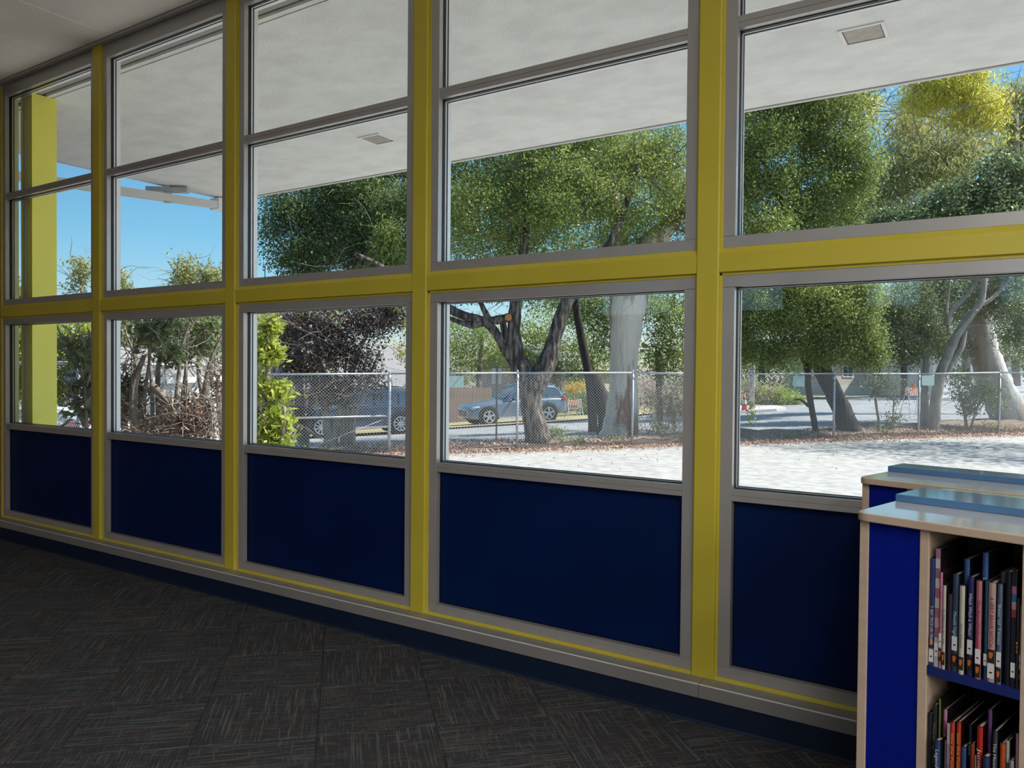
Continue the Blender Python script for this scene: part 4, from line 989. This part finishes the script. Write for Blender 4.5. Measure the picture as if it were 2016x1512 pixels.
# ================================================================== TREES AND SHRUBS
# big forked oak by the fence
ZO = 19.2
tree('oak_tree', 'big forked oak behind the fence in the fourth window with dark furrowed bark', 'tree',
  [[(1062,893,ZO,31),(1060,872,ZO,27),(1054,840,ZO,24),(1047,805,ZO,21),(1046,775,ZO,22),(1052,748,ZO,30),(1054,735,ZO,26)],
   [(1042,760,ZO,20),(1028,728,ZO,22),(1016,695,ZO,17),(1012,655,ZO,13),(1014,615,ZO,13),(1018,575,ZO,12),(1030,500,ZO,10),(1036,420,ZO,8),(1025,330,ZO,5)],
   [(1054,760,ZO,22),(1070,728,ZO,20),(1084,695,ZO,17),(1095,655,ZO,14),(1106,620,ZO,14),(1122,585,ZO,12),(1160,530,ZO,10),(1205,470,ZO,8),(1240,380,ZO,6),(1262,300,ZO,4)],
   [(1012,715,ZO,11),(995,690,ZO,9),(976,655,ZO,9),(952,632,ZO,9),(915,622,ZO,9),(880,606,ZO,9),(835,585,ZO-.5,8),(780,540,ZO-1,6),(700,500,ZO-1.5,4)],
   [(955,634,ZO,7),(930,640,ZO,7),(905,634,ZO,5),(878,623,ZO,4)],
   [(1004,625,ZO,9),(978,630,ZO,9),(962,628,ZO,7),(948,600,ZO,5),(925,560,ZO,4)],
   [(1000,700,ZO+.6,6),(994,660,ZO+.6,7),(988,620,ZO+.6,6)]],
  [BL(930,420,18.6,75,80),BL(1010,400,19.5,90,95),BL(1110,390,18.4,90,95),BL(1215,370,19.6,100,95),BL(1310,330,20,75,90),BL(920,340,20,65,55),BL(1060,310,20,110,70),BL(1200,280,20,110,80),BL(1330,420,21.5,45,70),
   BL(985,485,20.5,80,40),BL(1110,495,21.5,95,32),BL(1230,470,22,80,45),BL(900,450,22,40,70), BL(905,585,20.5,45,14), BL(1120,200,20,140,70), BL(1180,345,24,160,150), BL(1040,360,24,130,120)],
  190000, .078, M['leaf_oak'], M['bark_oak'], clump=12, spread=.17, shell=.5, ntw=260, twl=1.3, twr=.016)
k = MB(); p = at(1001,625,ZO-.18); k.tube([(0,0,0), (FW*-.03)], .085, 14); o = k.build('sawn_branch_end', mat('sawn_wood', (.55,.20,.08), .8)); o.location = p
ok = bpy.data.objects['oak_tree']; o.location = p-ok.location; o.parent = ok; tag(o, 'orange sawn branch end')
# dense evergreen filling the upper third window
tree('bay_tree', 'dense dark evergreen filling the upper part of the third window from the left', 'tree',
  [[(560,893,21,10),(556,820,21,8),(552,740,21,8),(560,650,21,7),(590,560,21,6),(640,470,21,4)],[(548,890,21,6),(540,800,21,6),(538,720,21,5),(545,640,21,4)],[(556,740,21,6),(600,660,21,5),(680,560,21,4),(730,480,21,3)]],
  [BL(575,470,21,62,78),BL(560,410,21,50,40),BL(650,420,22,75,75),BL(730,400,21,80,75),BL(790,440,20,50,80),BL(640,500,21,90,50),BL(740,500,21.5,80,48),BL(690,350,22,110,50),BL(800,350,21.5,60,60), BL(850,420,23,45,110), BL(700,440,25,110,100)],
  115000, .085, M['leaf_dark'], M['bark_grey'], clump=12, spread=.19, shell=.5, ntw=200, twl=1.2, twr=.014)
# yellower spray hanging in front of it
tree('drooping_bush', 'yellow green drooping spray of leaves beside the grey post of the third window', 'tree',
  [[(800,560,19,3),(780,500,19,3),(770,440,19,2)]],
  [BL(765,470,19,22,35),BL(770,515,19,24,22),BL(745,530,19,18,16)], 2600, .10, M['leaf_bright'], M['twig'], clump=7, spread=.16, shell=.1, ntw=30, twl=.8, twr=.01)
# brown leaved multi stem tree
ZD_ = 18.0
stems = [[(650,893,ZD_,17),(648,860,ZD_,11),(642,820,ZD_,8),(636,760,ZD_,7),(628,700,ZD_,5),(610,640,ZD_,4)],[(655,880,ZD_,9),(662,840,ZD_,8),(672,800,ZD_,7),(690,740,ZD_,5),(712,680,ZD_,4),(735,630,ZD_,3)],
  [(596,892,ZD_+.6,12),(592,850,ZD_+.6,9),(590,790,ZD_+.6,9),(586,720,ZD_+.6,8),(578,650,ZD_+.6,6),(566,600,ZD_+.6,4)],[(602,890,ZD_+.6,5),(606,850,ZD_+.6,5),(610,800,ZD_+.6,4),(618,740,ZD_+.6,3)]]
for q in range(5): stems.append([(674+q*6,893,ZD_,4+q%2),(672+q*6,860,ZD_,4),(668+q*8,820,ZD_,3),(664+q*14,760,ZD_,3),(660+q*22,690,ZD_,2)])
tree('brown_leaved_tree', 'multi stemmed tree with dark brown withered leaves against the fence in the third window', 'tree', stems,
  [BL(600,650,18.4,55,40),BL(560,640,19,40,30),BL(660,640,18,60,40),BL(730,640,18,55,30),BL(640,700,18,60,40),BL(700,700,18,45,38),BL(600,740,18.3,30,40),BL(660,770,18,50,32),BL(720,755,18,40,25),BL(575,700,18.6,25,50),BL(760,620,19,40,20), BL(590,820,18.5,14,45)],
  19000, .085, M['leaf_brown'], M['bark_grey'], clump=8, spread=.17, shell=.2, ntw=420, twl=1.0, twr=.010)
# live photinia close to the building
tree('photinia_bush', 'sunlit yellow green photinia bush at the left of the third window', 'shrub',
  [[(525,930,10.6,6),(530,860,10.6,5),(520,780,10.6,4),(528,700,10.6,3),(520,640,10.6,2)],[(540,930,10.4,5),(556,860,10.4,4),(560,800,10.4,3)],[(510,930,10.6,5),(505,820,10.6,4),(515,740,10.6,3)]],
  [BL(527,650,10.6,15,22),BL(520,700,10.6,22,30),BL(540,690,10.6,14,28),BL(515,760,10.6,15,25),BL(545,775,10.6,20,18),BL(530,820,10.6,35,28),BL(545,865,10.5,34,30),BL(512,860,10.7,25,40),BL(540,910,10.5,42,30),BL(552,830,10.5,20,20),BL(535,632,10.6,6,10),BL(500,650,10.8,10,20)],
  4300, .105, M['leaf_photinia'], M['twig'], aspect=.45, clump=8, spread=.07, shell=.25, ntw=110, twl=.35, twr=.006, bias=(0,0,.6))
# withered hedge in the second window
ZH = 9.4
st = []
for q in range(11):
    x = 225+q*21; st.append([(x,935,ZH+.4*(q%3),6+q%4*2),(x+rnd.uniform(-6,6),860,ZH+.4*(q%3),6+q%3),(x+rnd.uniform(-14,14),790,ZH+.4*(q%3),4+q%3),(x+rnd.uniform(-22,22),720,ZH+.4*(q%3),3),(x+rnd.uniform(-30,30),650,ZH+.4*(q%3),1.6)])
st += [[(268,850,9.2,9),(262,800,9.2,8),(266,750,9.2,7),(284,700,9.2,4)],[(300,760,9.2,8),(330,790,9.2,8),(345,830,9.2,7)],[(340,860,9.3,8),(390,800,9.3,9),(410,760,9.3,5)],[(345,800,9.1,4),(352,740,9.1,4),(356,690,9.1,3),(372,640,9.1,2)]]
tree('withered_hedge', 'tangled half dead hedge of bare grey stems and curled brown leaves in the second window', 'shrub', st,
  [BL(380,810,9.3,60,45),BL(320,850,9.3,90,26),BL(400,850,9.3,50,30),BL(430,760,9.5,20,60),BL(250,800,9.5,30,60)],
  1200, .085, M['leaf_dry'], M['twig'], aspect=.4, clump=6, spread=.09, shell=.1, ntw=430, twl=.5, twr=.0065)
tree('hedge_top', 'dark green leaves on the upper part of the withered hedge in the second window', 'shrub',
  [[(300,935,9.2,4),(300,800,9.2,4),(296,720,9.2,3),(290,650,9.2,2)]],
  [BL(290,660,9.2,30,25),BL(320,640,9.4,45,22),BL(262,700,9.2,30,20),BL(352,690,9.0,20,22),BL(410,640,9.6,40,25),BL(250,760,9.6,28,40),BL(330,700,9.6,40,15),BL(390,680,9.9,50,20)],
  2300, .10, M['leaf_shrub'], M['twig'], aspect=.42, clump=8, spread=.08, shell=.1, ntw=160, twl=.5, twr=.006)
tree('corner_shrub', 'dark leafy shrub at the right of the leftmost window', 'shrub',
  [[(176,930,8.6,4),(170,840,8.6,4),(166,760,8.6,3),(150,710,8.6,3),(125,670,8.6,2),(112,640,8.6,1.5)],[(165,840,8.6,3),(140,770,8.6,2.5),(112,730,8.6,2)],[(170,760,8.6,3),(185,700,8.6,2),(175,650,8.6,2)]],
  [BL(160,700,8.6,20,28),BL(172,760,8.7,18,40),BL(150,800,8.6,14,20),BL(178,820,8.7,14,30),BL(140,680,8.6,16,12),BL(185,700,8.9,14,60),BL(196,780,8.9,14,60)],
  620, .14, M['leaf_shrub'], M['twig'], aspect=.36, clump=5, spread=.08, shell=.1, ntw=130, twl=.5, twr=.006)
# low growth under the hedge
tree('ground_cover', 'low yellow green plants at the foot of the hedge in the second window', 'plants', [], [BL(400,885,9.6,60,14),BL(320,880,9.8,60,12),BL(240,870,9.9,40,14)], 2000, .06, M['leaf_photinia'], M['twig'], clump=8, spread=.06, shell=.1)
# background trees on the left
tree('background_tree', 'yellow green tree beyond the side fence in the leftmost window', 'tree', [[(90,840,22,8),(90,740,22,7),(85,660,22,4)]],
  [BL(30,700,23,45,70),BL(90,690,23,70,60),BL(150,680,23,60,60),BL(60,640,24,50,30),BL(180,720,23,40,40), BL(-20,690,23,40,70),BL(30,765,23.5,45,30),BL(120,765,23.5,60,32),BL(180,780,24,30,30)], 24000, .13, M['leaf_photinia'], M['bark_grey'], clump=9, spread=.2, ntw=50, group='trees behind the side fence')
for (cx, cy, sx, sy, lab, hh) in ((160,535,15,48,'slim loose birch against the sky in the leftmost window',0),(232,550,12,34,'thin pale tree top just left in the second window',0),(365,535,16,38,'taller wispy tree top in the middle of the second window',0),(415,545,22,28,'lower wispy tree top at the right of the second window',0),(35,575,22,20,'low yellow green tree top left of the yellow column',0)):
    tree('slim_tree', lab, 'tree', [[(cx,760,27,4),(cx+3,650,27,3),(cx,cy+sy*.5,27,2.4),(cx-4,cy-sy*.6,27,1)]],
      [BL(cx,cy,27,sx,sy),BL(cx+6,cy+sy*.5,27,sx*1.3,sy*.5),BL(cx-8,cy+sy*.6,27,sx*1.1,sy*.4)], 1500, .12, M['leaf_euc2'], M['bark_grey'], clump=6, spread=.2, shell=.05, ntw=26, twl=1.2, twr=.014, group='slim tree tops against the sky')
tree('background_tree', 'mixed green trees rising behind the white garage in the second window', 'tree', [[(330,760,30,8),(330,660,30,6)]],
  [BL(250,640,30,26,45),BL(340,650,30,70,35),BL(420,630,30,60,45),BL(380,610,31,60,22),BL(300,690,30,60,18)], 9000, .15, M['leaf_euc2'], M['bark_grey'], clump=9, spread=.25, group='trees behind the side fence')
tree('background_tree', 'bushy tree behind the brown leaved tree in the third window', 'tree', [[(620,830,36,9),(620,700,36,7)]],
  [BL(540,640,34,60,50),BL(620,620,34,60,30),BL(800,610,36,50,40),BL(560,730,34,40,60),BL(720,605,36,70,22), BL(640,760,36,26,30), BL(800,690,38,20,20)], 12000, .16, M['leaf_euc2'], M['bark_grey'], clump=9, spread=.25, ntw=60, twl=1.5)
# green trees behind the car
tree('fern_leaved_tree', 'feathery green tree behind the board fence in the fourth window', 'tree', [[(940,800,46,6),(945,720,46,5),(950,660,46,4)]],
  [BL(905,690,46,50,50),BL(950,680,46,45,45),BL(990,700,47,30,40),BL(930,640,47,60,20),BL(900,740,46,45,25)], 15000, .17, M['leaf_bright'], M['bark_grey'], aspect=.3, clump=10, spread=.3)
tree('background_tree', 'yellow green trees between the forks of the oak in the fourth window', 'tree', [[(1080,800,50,7),(1085,700,50,5)],[(1170,800,50,6),(1165,700,50,5)]],
  [BL(1060,650,50,50,45),BL(1090,700,50,70,38),BL(1150,660,50,60,45),BL(1190,715,50,50,30),BL(1040,710,50,40,30),BL(1130,610,52,80,25), BL(1120,740,50,50,16)], 16000, .18, M['leaf_bright'], M['bark_grey'], clump=9, spread=.32)
tree('dark_backdrop_tree', 'dark tree canopy hanging behind the oak and the white trunk', 'tree', [[(1168,850,25,10),(1162,760,25,9),(1150,690,25,9),(1138,630,25,8),(1130,580,25,7)],[(1190,880,25,22),(1195,830,25,18),(1180,770,25,14),(1166,735,25,12)]],
  [BL(1100,590,27,110,18),BL(1165,610,27,50,35),BL(1185,660,27,24,50),BL(960,575,26,100,16),BL(1290,600,28,60,30)], 11000, .10, M['leaf_dark'], M['bark_dark'], clump=10, spread=.2, ntw=120, twl=1.4)
# eucalyptus with the white trunk
ZE = 22.0
tree('white_eucalyptus', 'eucalyptus with a thick white and rust trunk behind the fence in the fourth window', 'tree',
  [[(1218,880,ZE,46),(1220,858,ZE,40),(1224,830,ZE,34),(1227,790,ZE,30),(1228,740,ZE,28),(1229,690,ZE,29),(1232,640,ZE,33),(1238,590,ZE,38),(1250,540,ZE,34),(1275,490,ZE,26),(1320,440,ZE,18),(1380,370,ZE,13),(1450,260,ZE,8)],
   [(1235,590,ZE,26),(1225,520,ZE,20),(1215,440,ZE,14),(1200,340,ZE,9)]],
  [BL(1330,460,22.5,40,40),BL(1345,380,23,40,60),BL(1420,300,24,60,80)], 6000, .12, M['leaf_euc2'], M['bark_euc'], aspect=.22, clump=8, spread=.2, droop=.5, ntw=60)
tree('ivy_covered_tree', 'bright leafy tree with hanging foliage right of the white eucalyptus trunk', 'tree', [[(1300,870,27,7),(1298,780,27,6),(1295,690,27,6)],[(1330,860,27,5),(1320,780,27,4)]],
  [BL(1290,620,26,35,45),BL(1330,640,26,40,60),BL(1300,700,26,40,45),BL(1345,720,26,40,50),BL(1380,640,27,40,80)], 12000, .10, M['leaf_bright'], M['bark_dark'], clump=9, spread=.18, shell=.4, droop=.3, ntw=90, twl=1.3)
tree('dry_brush', 'tangle of dry brush behind the fence right of the white trunk', 'shrub', [],
  [BL(1290,790,25,40,40),BL(1330,800,25,36,50),BL(1310,850,24,50,20),BL(1380,800,25,36,60)], 3800, .08, M['leaf_shrub'], M['twig'], clump=6, spread=.15, shell=.1, ntw=420, twl=.9, twr=.011)
# upper canopy of the right window
tree('oak_tree', 'broad leafed oak crown at the left of the large upper right window', 'tree',
  [[(1690,884,22.4,30),(1676,862,22.4,24),(1660,815,22.4,19),(1640,770,22.4,17),(1622,735,22.4,17),(1610,690,22.4,13),(1600,620,22.4,10),(1590,520,22.4,9),(1575,420,22.4,7),(1560,330,22.4,5)],[(1618,720,22.4,10),(1650,640,22.4,8),(1672,560,22.4,6),(1680,480,22.4,4)],
   [(1590,430,22.4,5),(1540,400,22,5),(1500,312,21,4),(1470,310,21,3)]],
  [BL(1500,290,21,60,75),BL(1560,260,22,70,60),BL(1640,270,22,75,60),BL(1680,330,22,55,55),BL(1520,380,21.5,70,60),BL(1600,370,22,80,60),BL(1660,400,23,45,50),BL(1500,440,21,60,45),BL(1590,450,22,60,40),BL(1560,210,22,60,40),BL(1480,210,22,60,60),BL(1440,350,21,50,100),BL(1600,160,22,120,80)],
  130000, .084, M['leaf_oak'], M['bark_dark'], clump=12, spread=.18, shell=.5, ntw=140, twl=1.2, twr=.014)
tree('small_oak', 'small oak with a thin crooked trunk over the fence in the lower right window', 'tree',
  [[(1609,872,21.9,8),(1606,850,21.9,6),(1600,815,21.9,6),(1593,775,21.9,6),(1590,740,21.9,6),(1596,690,21.9,5)],[(1592,800,21.9,3),(1578,788,21.9,2.5),(1566,786,21.9,1.6)],[(1592,745,21.9,5),(1575,690,21.9,3),(1540,640,21.9,2)]],
  [BL(1500,620,21.6,60,50),BL(1570,610,21.6,70,50),BL(1640,620,21.6,70,45),BL(1690,590,21.6,45,50),BL(1510,700,21.8,40,22),BL(1560,680,21.8,40,24),BL(1620,690,21.6,50,30),BL(1680,665,21.6,55,42),BL(1710,700,21.8,35,26),BL(1460,680,21.6,30,40),BL(1580,560,21.6,120,30), BL(1470,590,21,35,40)],
  88000, .078, M['leaf_oak'], M['bark_dark'], clump=11, spread=.17, shell=.45, ntw=130, twl=1.0, twr=.012)
tree('forked_grey_tree', 'tree with pale grey forked limbs reaching right over the fence in the right window', 'tree',
  [[(1838,872,23.2,13),(1838,845,23.2,11),(1841,800,23.2,10),(1846,765,23.2,10),(1852,735,23.2,10),(1866,700,23.2,9),(1884,660,23.2,8),(1908,625,23.2,7),(1930,595,23.2,7),(1935,570,23.2,6),(1938,545,23.2,5),(1944,500,23.2,4)],
   [(1858,735,23.2,8),(1880,705,23.2,6),(1893,680,23.2,6),(1900,650,23.2,4)],[(1816,862,23.6,9),(1820,810,23.6,8),(1822,750,23.6,7),(1825,700,23.6,6)],
   [(1930,600,23.2,4),(1950,590,23.2,4),(1975,565,23.2,3),(1990,545,23.2,2)],[(1862,640,23.4,5),(1872,615,23.4,5),(1895,590,23.4,4),(1915,565,23.4,3),(1932,540,23.4,2),(1950,510,23.4,1)],[(1868,660,23.4,3),(1864,610,23.4,3),(1868,570,23.4,2.4),(1872,530,23.4,1.2)],[(1880,660,23,2),(1905,630,23,2),(1925,610,23,2)]],
  [BL(1790,600,24,55,45),BL(1830,650,24,45,40),BL(1780,690,24,45,35),BL(1860,600,25,60,40),BL(1760,640,24,40,40),BL(1960,600,25,50,40),BL(2010,640,24,40,60),BL(1960,545,25,60,20),BL(1830,560,25,80,25), BL(1870,690,26,40,25)],
  52000, .08, M['leaf_shrub'], M['bark_grey'], clump=9, spread=.17, shell=.35, ntw=420, twl=1.1, twr=.010)
tree('leaning_eucalyptus', 'huge pale leaning eucalyptus trunk at the far right behind the last fence post', 'tree',
  [[(2003,862,26,54),(1994,838,26,44),(1981,810,26,35),(1967,775,26,31),(1951,735,26,29),(1939,700,26,27),(1930,660,26,25),(1922,620,26,22),(1914,560,26,18),(1900,510,26.5,13),(1885,450,27,6)],[(1928,650,26,16),(1960,560,26,13),(2000,470,26,10),(2040,360,26,7)]],
  [BL(1990,700,27,40,30),BL(2020,560,27,40,60)], 2500, .12, M['leaf_shrub'], M['bark_pale'], clump=8, spread=.2, ntw=40)
def euc_crown(label, blobs, n, mt, size=.24, group='tall eucalyptus crowns'):
    return tree('eucalyptus_crown', label, 'tree', [[(blobs[0][0],760,34,8),(blobs[0][0]+5,560,34,7),(blobs[0][0],blobs[0][1],34,4)]], [BL(*b) for b in blobs], n, size, mt, M['bark_grey'], aspect=.16, clump=12, spread=.26, shell=.3, group=group, droop=.75, ntw=70, twl=2.2, twr=.03, bias=(0,0,0))
euc_crown('yellowest eucalyptus crown, highest in the upper right window', [(1900,205,34,70,60),(1850,170,34,60,45),(1930,250,34,45,60),(1890,140,34,60,30),(1820,190,34,50,40)], 34000, M['leaf_euc'])
euc_crown('weeping eucalyptus crown lower in the upper right window, below the yellowest one', [(1820,330,33,90,60),(1880,310,33,50,50),(1760,370,33,60,50),(1700,410,33,50,40)], 30000, M['leaf_euc2'])
euc_crown('thin hanging eucalyptus sprays against the sky just under the overhang', [(1700,215,36,34,45),(1660,200,36,30,30)], 3600, M['leaf_euc'])
euc_crown('grey green eucalyptus crown at the right edge of the upper right window', [(2000,220,35,45,70),(1990,300,35,40,40),(2040,260,35,40,120),(1790,270,37,60,60)], 20000, M['leaf_euc2'])
tree('evergreen_tree', 'dark small leaved evergreen low at the right of the upper right window', 'tree', [[(1930,760,30,9),(1930,600,30,7),(1930,450,30,4)]],
  [BL(1900,400,29,80,45),BL(1980,370,29,70,60),BL(1840,430,29,60,30),BL(2030,420,29,50,60),BL(1950,440,29,100,40),BL(1760,440,29,60,30)], 42000, .15, M['leaf_shrub'], M['bark_dark'], clump=12, spread=.24)
tree('background_tree', 'line of dark trees along the far street in the right window', 'tree', [[(1500,810,44,8),(1500,700,44,6)],[(1780,800,48,7),(1780,660,48,6)]],
  [BL(1480,700,44,50,60),BL(1540,730,44,50,45),BL(1600,690,46,60,50),BL(1740,640,50,70,50),BL(1700,700,50,40,30),BL(1850,640,50,70,60),BL(1960,640,50,80,60),BL(2040,720,46,40,50),BL(1520,620,46,80,60),BL(1650,600,50,100,60)], 26000, .19, M['leaf_dark'], M['bark_dark'], clump=10, spread=.35)
# shrubs
tree('flowering_shrub', 'bush with golden yellow flowers in front of the white garage', 'shrub', [], [BL(1140,765,44,24,9),BL(1128,772,44,12,8)], 1500, .13, M['leaf_yellowfl'], M['twig'], clump=6, spread=.2)
tree('clipped_bush', 'rounded green bushes behind the barricade', 'shrub', [], [BL(1135,790,41,24,14),BL(1160,805,41,22,14),BL(1112,782,42,12,12),BL(1170,782,42,40,14)], 5000, .12, M['leaf_dark'], M['twig'], clump=8, spread=.15)
tree('fern_clump', 'bright yellow green fern like clump behind the fence sign in the right window', 'shrub', [], [BL(1545,785,42,24,12),BL(1535,776,42,12,9),BL(1565,790,42,14,10)], 1800, .32, M['leaf_photinia'], M['twig'], aspect=.14, clump=8, spread=.2, bias=(0,0,0))
tree('dry_shrub', 'dry greyish shrubs beside the slim pale utility pole', 'shrub', [], [BL(1500,775,42,26,26),BL(1520,790,42,20,16),BL(1478,770,42,20,22)], 3500, .13, M['leaf_euc2'], M['twig'], clump=6, spread=.2, ntw=120, twl=.9)
tree('laurel_sapling', 'laurel sapling with dark leaves between the pale sign and the last fence post', 'shrub', [[(1905,866,23.9,3),(1900,820,23.9,3),(1890,780,23.9,2)],[(1905,860,23.9,2),(1925,800,23.9,2),(1940,770,23.9,2)]],
  [BL(1890,745,23.8,35,18),BL(1930,770,23.8,40,22),BL(1955,790,23.8,24,24),BL(1910,800,23.8,22,22),BL(1885,775,23.8,20,12)], 2600, .13, M['leaf_shrub'], M['twig'], aspect=.35, clump=7, spread=.13, shell=.2, ntw=60, twl=.7, twr=.01)
tree('thin_sapling', 'thin dark sapling with sparse leaves right of the leaning dark trunk', 'shrub', [[(1735,876,22.6,3),(1730,830,22.6,2.5),(1724,790,22.6,2.5),(1722,750,22.6,2)],[(1763,870,22.9,1.6),(1758,820,22.9,1.4),(1762,770,22.9,1.2)]],
  [BL(1735,755,22.6,40,22),BL(1770,775,22.8,26,20),BL(1760,830,22.8,10,30)], 1500, .11, M['leaf_shrub'], M['twig'], aspect=.35, clump=6, spread=.13, shell=.1, ntw=50, twl=.7, twr=.008)
wl = [(1215,868,19.9,24,14,'leafy weeds at the foot of the white eucalyptus'),(1095,850,19.6,14,12,'pale weeds right of the big oak trunk'),(1335,856,20.3,16,16,'green weeds at the fence by the window frame, right of the white trunk'),(1556,868,21.1,14,10,'single bright green weed under the fence between two posts'),
  (1735,852,22.3,22,12,'low weeds at the foot of the leaning dark trunk'),(1790,852,22.6,26,10,'low dark weeds left of the fence post by the forked tree'),(1950,843,23.6,24,14,'broad leafed weeds at the foot of the last fence post'),(1990,850,24,20,12,'weeds right of the last fence post'),(1480,800,20.4,8,70,'thin climbing weeds on the leftmost fence post of the right window'),(1230,885,19.2,60,10,'low reddish ground growth in front of the white trunk'),(1135,870,19.2,26,10,'small green weeds by the fence between oak and white trunk')]
for (px, py, Z, rx, ry, lab) in wl:
    tree('weed_clump', lab, 'plants', [], [BL(px,py,Z,rx,ry,.3)], 240 if rx < 40 else 400, .075, M['leaf_bright'], M['twig'], aspect=.55, clump=6, spread=.07, shell=.05, ntw=26, twl=.35, twr=.005, group='weeds along the fence')
# thicket closing the far view and trees out of frame to the right whose shade falls on the lot
tree('background_tree', 'distant tree line far behind the houses', 'tree', [[(1300,760,95,8),(1300,700,95,6)]],
  [BL(200+150*q,715,95,110,26+8*(q%3)) for q in range(13)], 16000, .5, M['leaf_dark'], M['bark_dark'], clump=8, spread=.9)
tree('lot_tree', 'spreading tree standing by the parking lot beyond the right edge of the picture', 'tree', [[(2280,950,19,25),(2270,800,19,18),(2270,600,19,14)]],
  [BL(2250,420,19,230,120,3.2),BL(2400,300,19,230,140,3.2),BL(2180,250,20,150,90,2.6)], 15000, .12, M['leaf_oak'], M['bark_oak'], clump=12, spread=.3)
